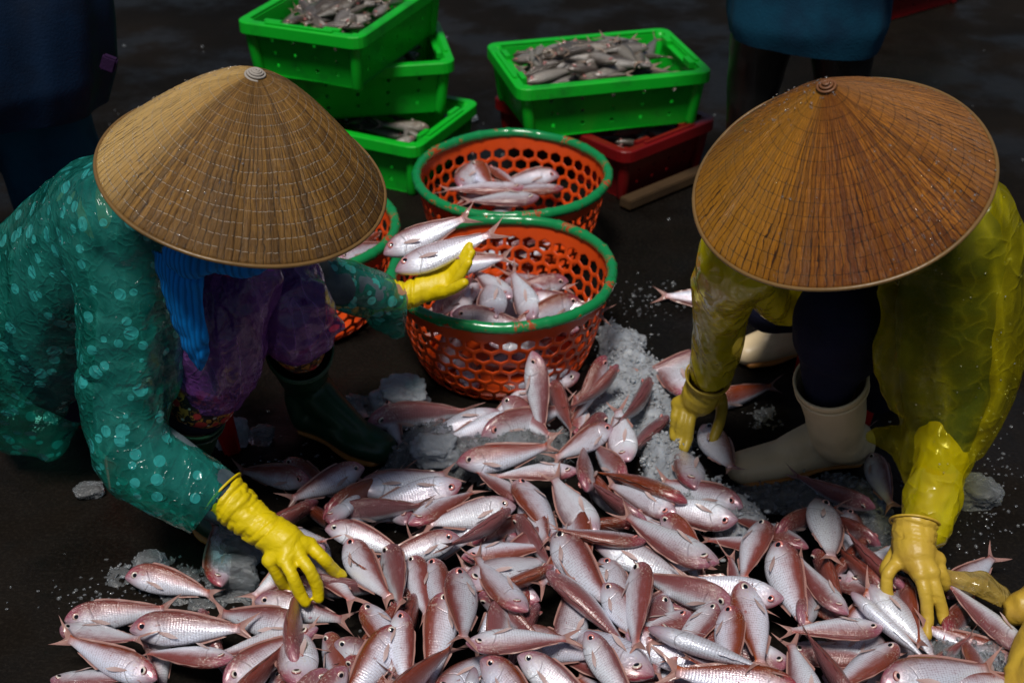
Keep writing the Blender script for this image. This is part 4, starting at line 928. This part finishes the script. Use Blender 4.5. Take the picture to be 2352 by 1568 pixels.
# ---------------------------------------------------------------- people standing behind
def stander(x, y, yaw, coatmat, legmat, bootmat, label, hem, wid, hgt=1.62, spread=.11, coatx=None, legw=.06):
    q = Matrix.Translation((x, y, 0)) @ Matrix.Rotation(yaw, 4, 'Z'); W = lambda a, b, c: q @ Vector((a, b, c))
    hc = W(0, -.01, hgt - .12); fw = (q.to_3x3() @ Vector((0, -1, 0))); uw = Vector((0, 0, 1)); nk = W(0, .02, hgt - .27)
    arms = []
    for s_ in (-1, 1): arms += [[(nk - Vector((0, 0, .02)), .05), (W(s_ * .17, .02, hgt - .32), .055), (W(s_ * .23, .02, hgt - .60), .042)], [(W(s_ * .23, .02, hgt - .60), .042), (W(s_ * .17, -.20, hgt - .58), .028)],
                            *hand_chains(W(s_ * .17, -.20, hgt - .58), W(s_ * .14, -.235, hgt - .575), [[W(s_ * .10, -.25, hgt - .55 - .016 * k), W(s_ * .07, -.265, hgt - .555 - .016 * k), W(s_ * .05, -.255, hgt - .56 - .016 * k)] for k in range(4)], [W(s_ * .13, -.24, hgt - .54), W(s_ * .11, -.25, hgt - .525), W(s_ * .09, -.255, hgt - .52)], .0085, .018)]
    legs = [[(W(s_ * .08, 0, hgt * .50), .095), (W(s_ * spread, 0, hgt * .27), .06), (W(s_ * spread, .01, .10), .04), (W(s_ * spread, .01, .05), .035)] for s_ in (-1, 1)]
    b = blob([[(W(0, 0, hgt * .50), .13), (W(0, 0, hgt * .64), .12), (W(0, .01, hgt - .34), .13), (nk, .055)]] + arms + legs + head_chains(hc, fw, uw, nk), voxel=.010, smooth=3)
    p = link('person', b, M['skin']); tag(p, label, 'person', 'people standing behind'); face(p, hc, fw, uw, .1)
    link('hair', blob([[(hc + Vector((0, 0, .05)) - fw * .02, .09), (hc - fw * .05, .08), (nk - fw * .03, .05)]], voxel=.009, smooth=3), M['hair'], p)
    link('trousers', blob([[(W(s_ * .08, 0, hgt * .50), .12), (W(s_ * spread, 0, hgt * .27), legw * 1.25), (W(s_ * spread, .01, .22 if legw < .08 else .12), legw)] for s_ in (-1, 1)], voxel=.01, smooth=3, wr=.004), legmat, p)
    for s_ in (-1, 1): boot(p, W(s_ * spread, .01, .33), W(s_ * spread, .01, .13), W(s_ * spread, .03, 0), W(s_ * spread, -.11, 0), W(s_ * spread, -.20, 0), .064, .05, .045, bootmat, bootmat)
    ct = [[(W(0, 0, hem + .06), wid * .86, wid * .7), (W(0, 0, hem + .3), wid * .85, wid * .62), (W(0, 0, hgt - .40), .19, .15), (nk - Vector((0, 0, .02)), .09)]]
    for s_ in (-1, 1): ct.append([(W(s_ * .15, .02, hgt - .34), .08), (W(s_ * .24, .02, hgt - .60), .075), (W(s_ * .23, -.08, hgt - .75), .06)])
    ct = [{'p': c, 'ref': (0, 1, 0)} for c in ct] + (coatx(W) if coatx else [])
    def hemf(pp, n): return noise.noise(Vector((pp.x * 7, pp.y * 7, pp.z * 1.6 + x))) * .028
    me = blob(ct, voxel=.012, smooth=4, wr=.006, wscale=5, stretch=(1, 1, .3), extra=hemf)
    bm = bmesh.new(); bm.from_mesh(me); bmesh.ops.bisect_plane(bm, geom=bm.verts[:] + bm.edges[:] + bm.faces[:], plane_co=W(0, 0, hem), plane_no=(-.10, 0, -1), clear_outer=True)
    link('coat', to_me(bm), coatmat, p); return p
pb = stander(-1.27, 3.05, .2, M['navycoat'], M['bluecoat'], M['gboot'], 'person in a dark navy poncho standing behind the worker in teal', .60, .39, 1.58, .13, None, .10)
tg = bmesh.new(); bmesh.ops.create_cube(tg, size=1, matrix=Matrix.Translation(V(250, 146, 2.92)) @ Matrix.Rotation(.4, 4, 'Y') @ Matrix.Diagonal((.034, .02, .036, 1))); bmesh.ops.bevel(tg, geom=list(tg.edges), offset=.004, segments=2, affect='EDGES')
link('pocket_flap', to_me(tg), M['purple'], pb, smooth=False)
stander(.785, 3.52, -.2, M['bluecoat'], M['bboot'], M['bboot'], 'person in a blue coat and black boots standing behind the brown hat', .565, .255, 1.6, .118)
# ================================================================== the fish
# crop, nose x, y, tail x, y, roll, layer, tone, kind, anchor, note
F = [
 (3, 330, 212, 1085, 335, 62, 2, .30, 4, 'n'), (3, 945, 178, 1480, -120, -65, 2, .55, 0, 'n'), (3, 1780, 35, 945, 225, -80, 1, .15, 2, 't'),
 (3, 1690, 70, 1230, 470, 15, 3, .95, 1, 'n'), (3, 1332, 420, 2080, 300, -72, 1.5, .45, 0, 'n'), (3, 1400, 640, 2075, 280, 95, 2, .25, 2, 't'),
 (3, 1822, 815, 1285, 420, 62, 2.4, .25, 5, 'n'), (3, 2020, 238, 2350, 870, 68, 2.4, .40, 6, 'n'), (3, 2120, 55, 2330, 620, 50, 1.6, .5, 0, 'n'),
 (3, 1320, 495, 1420, 1260, -66, 3.3, .35, 6, 'n'), (3, 1225, 675, 1150, 1420, -68, 2.2, .40, 1, 'n'), (3, 1365, 1048, 2240, 985, -72, 3.6, .35, 0, 'n'),
 (3, 1970, 520, 2828, 1205, -35, 3.0, .70, 5, 'n'), (3, 492, 292, 745, 900, 66, 1.8, .35, 3, 'n'), (3, 772, 350, 1020, 930, 42, 1.8, .70, 1, 'n'),
 (3, 955, 418, 1110, 960, 55, 1.5, .45, 0, 'n'), (3, 1110, 432, 1150, 1000, 62, 1.9, .35, 3, 'n'), (3, 1322, 272, 700, 470, -66, 1.4, .40, 1, 'n'),
 (3, 120, 330, 640, 800, -72, 1.6, .25, 0, 't'), (3, 622, 760, 1010, 1230, -72, 2.2, .40, 3, 'n'), (3, 880, 808, 840, 1560, 70, 3.3, .35, 6, 'n'),
 (3, 890, 920, 420, 1600, -78, 2.8, .40, 0, 'n'), (3, 760, 1560, 1235, 950, 10, 3.5, .70, 1, 't'), (3, 215, 1560, 50, 690, 88, 2.6, .15, 2, 't'),
 (3, 335, 980, 520, 1500, 40, .8, .7, 0, 'n'), (3, 398, 1045, 960, 1370, 58, 1.8, .45, 3, 'n'), (3, 470, 1160, 880, 1500, 30, 1.2, .7, 0, 'n'),
 (3, 492, 1222, 200, 1700, -48, 3.4, .60, 0, 'n'), (3, 352, 1240, 40, 1650, -40, 3.2, .60, 1, 'n'), (3, 1475, 1165, 1950, 1640, 68, 3.2, .30, 5, 'n'),
 (3, 1745, 1140, 2330, 1560, 70, 3.0, .25, 0, 'n'), (3, 1430, 1225, 1340, 1800, 170, 3.6, .10, 0, 'n'), (3, 2010, 480, 1500, 760, 25, 1, .9, 1, 'n'),
 (3, 1725, 130, 2060, 560, 15, .6, .85, 0, 'n'), (3, 1640, 730, 1560, 1300, -40, 1.4, .7, 0, 'n'), (3, 2800, 1320, 1880, 770, 80, 2, .25, 2, 't'),
 (4, 1170, 460, 230, 150, 70, 2.6, .28, 5, 'n'), (4, 635, 300, 70, 300, 45, 3.0, .55, 1, 'n'), (4, 738, 118, 1290, 580, 40, 1.8, .60, 7, 'n'),
 (4, 1310, 145, 760, 40, 110, 1.6, .30, 0, 'n'), (4, 1485, 150, 1260, 830, 60, 2.0, .45, 0, 'n'), (4, 1590, 308, 1690, 1100, 62, 2.2, .35, 6, 'n'),
 (4, 230, 320, 1135, 600, 92, 1.8, .10, 2, 't'), (4, 1648, 722, 850, 560, 105, 1.6, .10, 0, 'n'), (4, 1282, 775, 560, 600, -40, 1.4, .65, 1, 'n'),
 (4, 575, 462, 555, 1230, 42, 3.4, .45, 0, 'n'), (4, 320, 612, 560, 1090, 66, 1.8, .3, 3, 'n'), (4, 300, 430, 560, 960, 85, 1.4, .15, 0, 'n'),
 (4, 1142, 752, 760, 1250, 72, 2.0, .35, 0, 'n'), (4, 1232, 770, 1250, 1420, 58, 2.8, .42, 0, 'n'), (4, 1350, 596, 1560, 1400, -70, 2.4, .25, 6, 'n'),
 (4, 648, 938, 1740, 1350, 150, 3.6, .15, 0, 'n'), (4, 185, 965, 480, 1600, 66, 2.6, .30, 3, 'n'), (4, 1780, 1440, 660, 1235, -70, 2.4, .40, 0, 't'),
 (4, 480, 980, 1150, 1300, 75, 1.4, .40, 0, 'n'), (4, 780, 700, 730, 1200, -60, 1.0, .75, 0, 'n'), (4, 960, 820, 500, 1050, 60, 1.2, .5, 0, 'n'),
 (5, 866, 1175, 200, 1200, 70, 2.8, .42, 0, 'n'), (5, 960, 1290, 420, 1680, 62, 3.0, .42, 0, 'n'), (5, 690, 1600, 1750, 1465, 72, 3.4, .22, 0, 't'),
 (5, 700, 1760, 255, 1150, 5, 2.9, .90, 0, 't'), (5, 640, 928, 1230, 1480, 155, 2.8, .18, 0, 'n'), (5, 900, 1000, 1420, 1420, 120, 2.2, .15, 2, 't'),
 (5, 620, 1085, 170, 700, 62, 2.0, .55, 5, 'n'), (5, 372, 640, 690, 1090, 10, 1.5, .9, 1, 'n'), (5, 398, 268, 625, 1050, 112, 2.8, .12, 5, 'n'),
 (5, 110, 525, 460, 250, 10, 1.4, .95, 7, 'n'), (5, 340, 620, 60, 480, 60, 1.2, .75, 3, 'n'), (5, 815, 335, 140, 150, -10, 1.8, .95, 1, 'n'),
 (5, 850, 600, 430, 330, 0, 1.4, .95, 2, 'n'), (5, 860, 790, 470, 520, 20, 1.8, .95, 1, 't'), (5, 900, 960, 560, 650, 0, 1.0, .95, 0, 'n'),
 (5, 1930, 1370, 1160, 850, 60, 2.2, .42, 1, 'n'), (5, 1330, 960, 1700, 650, 80, 1.0, .25, 0, 't'), (5, 980, 830, 1120, 1290, 30, 1.6, .8, 0, 'n'),
 (5, 290, 1165, 390, 900, 40, 1.0, .5, 0, 'n'), (5, 345, 1640, 195, 1200, 95, 2.4, .35, 0, 't'), (5, 1290, 1260, 1390, 1130, 30, 1.0, .8, 0, 'n'),
 (5, 1200, 1620, 1720, 1560, 70, 2.6, .4, 0, 'n'), (5, 1650, 1700, 1500, 1400, 40, 1.6, .6, 0, 'n'),
 (1, 622, 935, 60, 1190, -58, 2.0, .40, 0, 'n'), (6, 885, 212, 60, 100, -40, .8, .55, 0, 'n'), (6, 965, 400, 560, 640, 10, 1.0, .95, 1, 'n'), (6, 620, 10, 960, 250, 60, .4, .6, 0, 'n'),
 (1, 250, 1360, 905, 900, 15, 1.6, .85, 1, 't'), (1, 560, 1120, 1350, 930, 88, 1.9, .35, 5, 'n'), (1, 1340, 1045, 490, 1250, 100, 2.3, .10, 2, 't'),
 (1, 375, 1345, 570, 1100, 120, 2.2, .30, 0, 'n'), (1, 400, 1280, 1060, 1215, 20, 1.2, .95, 0, 'n'), (1, 1700, 495, 890, 775, 96, 2.0, .12, 2, 't'),
 (1, 1770, 555, 1150, 750, 115, 2.2, .15, 0, 'n'), (1, 638, 610, 1460, 430, 25, 1.4, .85, 7, 'n'), (1, 1635, 440, 2030, 760, 55, 1.8, .7, 0, 'n'),
 (1, 1380, 740, 2200, 475, 45, 2.0, .45, 0, 't'), (1, 1295, 905, 2090, 880, 55, 2.1, .60, 3, 'n'),
 (2, 682, 640, 190, 920, -55, 2.9, .22, 0, 'n'), (2, 935, 292, 870, 800, 15, 2.6, .80, 7, 'n'), (2, 800, 880, 655, 520, 100, 2.1, .12, 5, 't'),
 (2, 1330, 470, 935, 40, 80, 1.6, .25, 2, 't'), (2, 1420, 120, 1070, 215, -50, .8, .5, 0, 'n'), (2, 1290, 1095, 1215, 640, 80, 2.0, .20, 6, 'n'),
 (2, 1325, 590, 1600, 1120, 88, 1.0, .35, 1, 't'), (2, 1228, 1195, 480, 815, 38, 2.8, .55, 6, 'n'), (2, 775, 1040, 510, 760, -40, 1.6, .7, 0, 'n'),
 (2, 492, 1110, 465, 740, 30, 2.4, .55, 0, 'n'), (2, 432, 962, -180, 945, 72, 2.4, .30, 3, 'n'), (2, 1155, 1275, 555, 1010, 105, 1.7, .15, 0, 'n'),
 (2, 930, 1330, 340, 1050, 10, 1.4, .95, 1, 'n'), (1, 1765, 1030, 2080, 1530, -62, 2.2, .25, 5, 'n'), (1, 2330, 1400, 1895, 1040, 85, 2.3, .15, 5, 't'),
 (1, 1820, 1190, 1420, 950, 60, 1.2, .40, 0, 'n'), (2, 1640, 1230, 1190, 1090, -60, 1.5, .40, 0, 'n'), (2, 1080, 560, 880, 760, 30, 1.0, .7, 0, 'n'),
 (2, 440, 250, 200, 300, 100, 1.0, .1, 0, 'n'), (2, 300, 480, 420, 740, 20, 2.2, .9, 0, 't'), (2, 640, 560, 440, 760, -20, 1.8, .9, 0, 'n'),
 (0, 745, 938, 1250, 955, 55, 0, .50, 4, 'n'), (0, 383, 1195, 1010, 1130, 52, 1, .50, 0, 'n'), (0, 362, 1228, 890, 1395, -68, 1.6, .30, 2, 'n'),
 (0, 772, 1252, 1640, 1250, 58, 1.7, .45, 0, 'n'), (0, 938, 1545, 305, 1335, -62, 1.6, .25, 6, 'n'), (0, 1400, 1425, 870, 1390, 58, 1.0, .45, 0, 'n'),
 (0, 1335, 1590, 1800, 1240, 62, 2.0, .40, 5, 'n'), (0, 1330, 1730, 1740, 1390, 8, 2.4, .90, 2, 'n'), (0, 1830, 1260, 1220, 1145, -55, .9, .40, 0, 't'),
 (0, 1740, 880, 1420, 1120, 80, 1.0, .30, 0, 't'), (0, 1780, 1480, 1665, 1000, 15, 2.0, .85, 1, 't'), (0, 1900, 1240, 1560, 1330, 70, 1.2, .3, 0, 'n'),
]
# centre and fall-off of the heap
HC = atz(1330, 1400, .05)
def heap(x, y): return .012 + .085 * math.exp(-((x - HC.x) / .62) ** 2 - ((y - HC.y + .06) / .42) ** 2)
def lift(px, py, lv):
    p = atz(px, py, .05); p = atz(px, py, heap(p.x, p.y) + .012 + lv * .0165); return p
HEADS = ['right', 'upper right', 'up', 'upper left', 'left', 'lower left', 'down', 'lower right']
LM = [(640, 1300, 'under the yellow glove'), (835, 1290, 'just right of the yellow glove'), (300, 1330, 'on bare floor left of the glove'), (250, 1480, 'at the far left tip'),
      (520, 1500, 'on the left wing'), (760, 1500, 'below the yellow glove fingers'), (640, 1120, 'beside the yellow glove cuff'), (790, 1110, 'before the dark green boot toe'),
      (930, 1000, 'beside the big ice lump'), (1080, 960, 'at the basket foot'), (1240, 900, 'leaning on the front basket'), (1380, 900, 'on ice right of the basket'),
      (1470, 960, 'on ice left of the olive glove'), (1600, 1050, 'under the olive glove'), (1100, 1050, 'in slush below the basket'), (960, 1160, 'in the upper left pile'),
      (1250, 1120, 'in the upper middle pile'), (1450, 1100, 'in the upper right pile'), (1640, 1190, 'below the cream boot toe'), (1080, 1290, 'in the pile centre, left part'),
      (1330, 1300, 'in the pile centre'), (1540, 1290, 'in the pile centre, right part'), (1760, 1290, 'below the cream boot heel'), (1900, 1200, 'below the yellow sleeve'),
      (1960, 1330, 'left of the tan glove'), (2130, 1480, 'under the tan glove fingertips'), (2230, 1430, 'right of the tan glove'), (900, 1540, 'at the bottom edge, left'),
      (1200, 1520, 'at the bottom edge, middle'), (1480, 1480, 'near the bottom, right of middle'), (1720, 1480, 'near the bottom right'), (1930, 1500, 'low below the tan glove'), (1760, 850, 'between the cream boots')]
def side_word(roll, tone):
    r = abs(roll)
    if r > 130: return 'white belly-up fish'
    if r < 30: return 'brown-backed fish' if tone > .65 else 'pink-backed fish'
    return 'silvery fish' if tone < .3 else ('pinkish silver fish' if tone < .6 else 'reddish brown fish')
named = []
for (k, hx, hy, tx, ty, roll, lv, tone, kind, an) in F:
    a, b = cr(k, hx, hy), cr(k, tx, ty); P, T = lift(*a, lv + .25), lift(*b, lv - .45)
    o = make_fish(P, T, roll, tone, kind, anchor='tail' if an == 't' else 'nose')
    ang = math.degrees(math.atan2(-(a[1] - b[1]), a[0] - b[0])) % 360; mx, my = (a[0] + b[0]) / 2, (a[1] + b[1]) / 2
    z = min(LM, key=lambda q: (q[0] - mx) ** 2 + (q[1] - my) ** 2)[2]
    named.append((o, f"{side_word(roll, tone)}, head {HEADS[int((ang + 22.5) // 45) % 8]}, {z}", mx, my))
# fish standing or lying with a length the pile alone does not give
def put(P, T, roll, tone, kind, label, **kw):
    o = make_fish(P, T, roll, tone, kind, **kw); named.append((o, label, 0, 0)); return o
bk = lambda x, y, z: Zp(*cr(1, x, y), z)
put(V(*cr(1, 1855, 78), 2.52), V(*cr(1, 1935, 800), 2.40), 52, .45, 0, 'grey-pink fish standing upright against the front of the basket, yellow-ringed eye', anchor='nose', length=.225)
put(V(*cr(2, 632, 112), 2.60), V(*cr(2, 450, 620), 2.46), -32, .55, 1, 'brown and white fish standing head up on ice by the basket, left of two')
put(V(*cr(2, 722, 180), 2.58), V(*cr(2, 500, 560), 2.46), 5, .85, 7, 'narrow brown fish standing head up on ice by the basket, right of two', anchor='nose', length=.19)
put(P8(530, 455, 2.53), P8(1250, 190, 2.56), 95, .30, 0, 'fish held in the raised yellow glove above the basket, nearer one', length=.265, anchor='tail', thick=.95)
put(P8(480, 330, 2.60), P8(1060, 85, 2.62), 80, .30, 0, 'fish held behind the other one in the raised yellow glove', length=.235, anchor='tail')
put(Zp(2060, 878, .03), Zp(1670, 868, .02), 70, .35, 0, 'dull grey fish lying on the floor behind the cream boot', length=.25)
put(Zp(1700, 690, .025), Zp(1493, 676, .015), 100, .15, 0, 'white fish on the wet floor beyond the yellow sleeve', anchor='tail')
put(Zp(*cr(7, 1280, 1085), .05), Zp(*cr(7, 1420, 1420), .04), 60, .35, 0, 'silvery fish under the yellow sleeve, right of the cream boot heel')
put(Zp(1625, 930, .03), Zp(1710, 905, .03), 20, .8, 0, 'dark pink fish beside the olive glove, toward the cream boots')
# seen inside the baskets
NB = [((1170, 850), (1080, 400), 95, .15, 2), ((1400, 775), (1285, 455), 120, .15, 1), ((740, 745), (1040, 470), 15, .9, 0), ((1255, 640), (1060, 500), 85, .2, 0), ((1625, 530), (1300, 600), -40, .7, 0),
      ((1480, 625), (1280, 500), 60, .5, 0), ((1700, 655), (1420, 760), -45, .4, 0), ((862, 745), (1180, 800), 50, .4, 0), ((960, 420), (1300, 370), 60, .6, 0), ((1350, 640), (1620, 700), 70, .3, 0)]
for i, (a, b, roll, tone, kd) in enumerate(NB):
    za = .205 if i not in (8,) else .23
    P, T = Zp(*cr(8, *a), za), Zp(*cr(8, *b), za + (.02 if i in (0, 8) else -.01))
    o = make_fish(P, T, roll, tone, kd, anchor='tail' if i in (0, 8) else 'nose')
    named.append((o, ['white fish lying tail up in the middle of the front basket', 'white belly-up fish with its eye to the rim in the front basket', 'brown-backed fish at the left of the front basket', 'silver fish between the others in the front basket', 'pinkish fish at the back right of the front basket',
                      'purple-headed fish beside the belly-up one in the front basket', 'silvery fish at the right rim in the front basket', 'silver fish head against the left front rim of the front basket', 'fish with orange tail sticking out at the back of the front basket', 'fish across the right part of the front basket'][i], 0, 0))
FB = [((1385, 850), (965, 862), 62, .3, 0), ((1535, 800), (1230, 790), -60, .25, 4), ((1555, 850), (1250, 870), 62, .35, 0), ((1140, 740), (1260, 900), 50, .6, 0), ((1212, 755), (1420, 900), -50, .4, 0), ((1445, 893), (1060, 915), 70, .35, 0), ((1090, 850), (1180, 700), 70, .3, 0)]
for i, (a, b, roll, tone, kd) in enumerate(FB):
    P, T = Zp(*cr(9, *a), .175), Zp(*cr(9, *b), .165)
    o = make_fish(P, T, roll, tone, kd); named.append((o, ['big silvery fish lying across the front of the back basket', 'curved pinkish fish at the back right of the back basket', 'silvery fish in the right of the back basket under the curved one', 'small fish head pointing up at the left of the back basket',
                       'second fish head pointing up in the back basket, nearer its middle', 'fish along the front rim inside the back basket', 'fish lying tail up at the left of the back basket'][i], 0, 0))
def basket_fill(cx, cy, n, r, z0, z1, seed, label, tl=.06):
    rnd = random.Random(seed)
    for i in range(n):
        a = rnd.uniform(0, 6.28); q = r * math.sqrt(rnd.random()) if i % 3 else r * .95; z = z0 + (z1 - z0) * (i + .5) / n; h = a + rnd.choice((1.57, -1.57)) + rnd.uniform(-.5, .5)
        rr_ = q * (.75 + .25 * z / .2); c = Vector((cx + rr_ * math.cos(a), cy + rr_ * math.sin(a), z)); d = Vector((math.cos(h), math.sin(h), rnd.uniform(-.25, .25))).normalized() * .1
        P, T = c + d, c - d
        for p in (P, T):
            e_ = Vector((p.x - cx, p.y - cy)); mxr = .188 + .05 * p.z / .2
            if e_.length > mxr: p.x, p.y = cx + e_.x / e_.length * mxr, cy + e_.y / e_.length * mxr
        o = make_fish(P, T, rnd.choice((80, -80, 100, -60, 60)), rnd.uniform(.1, .55), length=.2); tag(o, ('pale ' if o.color[0] < .25 else ('pink ' if o.color[0] < .4 else 'reddish ')) + label, 'fish', 'fish lying deep in the baskets')
basket_fill(-.022, 2.80, 28, .18, .03, .155, 11, 'fish lying deep in the front basket, seen through its holes')
basket_fill(0, 3.345, 9, .15, .03, .14, 12, 'fish lying deep in the back basket, under the top ones')
put(Zp(*cr(8, 110, 395), .22), Zp(*cr(8, 430, 300), .20), 60, .35, 0, 'pinkish fish near the rim of the half hidden basket, lower one')
put(Zp(*cr(8, 200, 300), .21), Zp(*cr(8, 420, 200), .18), -60, .3, 4, 'pinkish fish near the rim of the half hidden basket, upper one')
basket_fill(-.553, 3.03, 8, .155, .06, .18, 13, 'fish in the basket half hidden by the pale straw hat')
# fish underneath
POLY = [(880, 985), (1150, 925), (1420, 960), (1500, 1080), (1620, 1200), (1760, 1250), (1980, 1200), (2060, 1330), (2180, 1430), (2330, 1500), (2352, 1640), (320, 1640), (190, 1540), (330, 1440), (640, 1420), (700, 1180), (760, 1090)]
def inpoly(x, y, P):
    r = False
    for i in range(len(P)):
        a, b = P[i], P[(i + 1) % len(P)]
        if (a[1] > y) != (b[1] > y) and x < (b[0] - a[0]) * (y - a[1]) / (b[1] - a[1]) + a[0]: r = not r
    return r
rnd = random.Random(5); cnt = 0; used = []
while cnt < 92:
    x, y = rnd.uniform(150, 2352), rnd.uniform(920, 1640)
    if not inpoly(x, y, POLY) or any((x - u) ** 2 + (y - v_) ** 2 < 52 ** 2 for u, v_ in used): 
        if rnd.random() > .004: continue
    used.append((x, y)); a = rnd.uniform(0, 6.28); lv = rnd.choice((-.8, -.3, .15))
    c = lift(x, y, lv); d = Vector((math.cos(a), math.sin(a), rnd.uniform(-.12, .12))) * .1
    o = make_fish(c + d, c - d, rnd.choice((75, -75, 60, -60, 100, 10)), rnd.uniform(.15, .8)); cnt += 1
    z = min(LM, key=lambda q: (q[0] - x) ** 2 + (q[1] - y) ** 2)[2]
    tag(o, f'fish mostly buried beneath others, {z}', 'fish', 'fish buried in the pile')
GP = 'pink and silver fish spilled on the floor'
by = {}
for q in named: by.setdefault(q[1], []).append(q)
for lb, L in by.items():
    L.sort(key=lambda q: q[2])
    words = {1: [''], 2: [', left of two', ', right of two'], 3: [', leftmost of three', ', middle of three', ', rightmost of three']}.get(len(L)) or [', leftmost'] + [', ' + ('second', 'third', 'fourth', 'fifth')[i - 1] + ' from left' for i in range(1, len(L) - 1)] + [', rightmost']
    for q, wd in zip(L, words): tag(q[0], q[1] + wd, 'fish', GP if q[2] else 'fish set apart from the pile')

# ================================================================== ice
ice_heap([(1370, 755), (1480, 770), (1545, 880), (1560, 980), (1545, 1060), (1480, 1010), (1440, 1060), (1385, 1000), (1340, 960), (1370, 860)], .0, .045, 1, 'heap of white crushed ice right of the front basket')
ice_heap([(1460, 1010), (1600, 1010), (1610, 1100), (1660, 1130), (1780, 1200), (1790, 1260), (1700, 1280), (1560, 1200), (1490, 1130)], .02, .060, 2, 'crushed ice among the fish below the olive glove')
ice_heap([(900, 1010), (1000, 985), (1100, 1010), (1320, 1000), (1300, 1060), (1150, 1110), (1000, 1090), (880, 1070)], .02, .052, 3, 'slushy ice among the fish below the basket', mat=M['clear'])
ice_heap([(1650, 1115), (1760, 1105), (1900, 1090), (2000, 1100), (2060, 1180), (2080, 1330), (1980, 1260), (1840, 1190), (1700, 1180)], .0, .030, 4, 'thin dirty ice between the cream boot and the tan glove', mat=M['clear'])
ice_heap([(200, 1310), (330, 1280), (480, 1290), (600, 1260), (620, 1400), (480, 1420), (360, 1400), (330, 1350), (240, 1360)], .0, .010, 5, 'thin melting ice on the floor around the lone fish at the left', mat=M['clear'])
ice_heap([(2080, 1480), (2200, 1450), (2352, 1480), (2360, 1640), (2200, 1640), (2100, 1580)], .03, .050, 6, 'melting ice among the fish at the lower right', mat=M['clear'])
ice_heap([(1700, 940), (1780, 930), (1800, 980), (1720, 1000)], .0, .012, 7, 'small patch of slush between the olive glove and the cream boot', mat=M['clear'])
def chunk(px, py, z, rx, ry, rz, seed, label, mat='ice', sub=5):
    c = Zp(px, py, z); o = link('ice_chunk', ice_mesh(c, rx, ry, rz, seed, sub), M[mat]); tag(o, label, 'ice chunk', 'loose lumps of ice')
chunk(922, 912, .035, .062, .05, .042, 1, 'big whitish ice slab left of the front basket')
chunk(822, 935, .022, .030, .028, .026, 2, 'round clear ice lump next to the green boot shaft', 'clear')
chunk(530, 995, .03, .036, .03, .035, 3, 'pale ice slab between the two green boots', 'ice')
chunk(600, 1000, .015, .03, .025, .02, 4, 'clear ice lump right of the pale slab between the boots', 'clear')
chunk(545, 1250, .05, .050, .036, .05, 5, 'rough grey ice lump under the yellow glove, upper one', 'clear')
chunk(540, 1320, .03, .045, .03, .036, 6, 'rough grey ice lump touching the tail of the lone fish', 'clear')
chunk(345, 1290, .014, .032, .028, .018, 7, 'small grey ice lump behind the lone fish head', 'clear')
chunk(2240, 1130, .02, .048, .04, .03, 8, 'translucent ice lump on the floor right of the yellow sleeve', 'clear')
chunk(1085, 268, .02, .018, .02, .02, 9, 'small white ice lump on the floor beside the crate stack', 'ice', 3)
chunk(205, 1125, .01, .03, .022, .014, 10, 'faint ice lump on the dark floor left of the spotted sleeve', 'clear')
chunk(1180, 1010, .085, .02, .02, .015, 12, 'clear lump of ice on the fish below the basket', 'clear')
chunk(1000, 1035, .06, .05, .04, .03, 13, 'cloudy lump of ice in the slush in front of the green boot', 'ice')
# scattered chips and drops on the wet floor
bm = bmesh.new(); rnd = random.Random(9); k = 0
ZONES = [(2200, 1050, 200, 330, 260), (1300, 750, 500, 200, 40), (300, 1380, 260, 90, 90), (700, 1000, 250, 120, 50), (600, 300, 1000, 300, 60), (2200, 500, 200, 400, 40), (1150, 1150, 700, 300, 120), (1500, 700, 120, 60, 30)]
for (cx, cy, sx, sy, n) in ZONES:
    for i in range(n):
        px, py = cx + rnd.gauss(0, .45) * sx, cy + rnd.gauss(0, .45) * sy
        c = Zp(px, py, .001); r = rnd.choice((.0015, .002, .003, .004)) * (1 if py > 700 else 1.7)
        bmesh.ops.create_icosphere(bm, subdivisions=1, radius=r, matrix=Matrix.Translation(c) @ Matrix.Rotation(rnd.uniform(0, 6), 4, Vector((1, .4, .2)).normalized()) @ Matrix.Diagonal((1, rnd.uniform(.6, 1.4), rnd.uniform(.35, .8), 1)))
tag(link('ice_chips', to_me(bm), M['clear'], base=(0, 0, 0), smooth=False), 'ice chips and drops scattered over the wet floor', 'ice chips', kind='stuff')
rnd = random.Random(19); pts = []
for (cx, cy, sx, sy, n) in [(2230, 1080, 130, 330, 170), (250, 1380, 160, 60, 60), (1480, 690, 90, 40, 50), (640, 1040, 90, 60, 30), (1100, 1150, 400, 150, 0), (1900, 620, 300, 300, 30)]:
    for i in range(n): pts.append((Zp(cx + rnd.gauss(0, .5) * sx, cy + rnd.gauss(0, .5) * sy, .0015), Vector((0, 0, 1)), rnd.choice((.0012, .0018, .0028))))
bm = bmesh.new()
for p, n, r in pts: bmesh.ops.create_icosphere(bm, subdivisions=2, radius=r, matrix=Matrix.Translation(p) @ Matrix.Diagonal((1.2, 1, .7, 1)))
tag(link('water_drops', to_me(bm), M['drop'], base=(0, 0, 0)), 'drops of water standing on the dark floor', 'water drops', kind='stuff')
# tan glove of somebody outside the frame, at the lower right edge
g = blob([[(Zp(2390, 1380, .10), .045), (Zp(2345, 1400, .09), .035), (Zp(2320, 1412, .07), .018)], [(Zp(2400, 1480, .12), .05), (Zp(2350, 1520, .10), .030), (Zp(2338, 1580, .08), .024)], [(Zp(2400, 1560, .10), .05), (Zp(2360, 1620, .08), .03)]], voxel=.005, smooth=3, wr=.008, wscale=16)
tag(link('work_glove', g, M['tangl']), 'crumpled tan rubber glove at the right edge of the pile', 'glove')
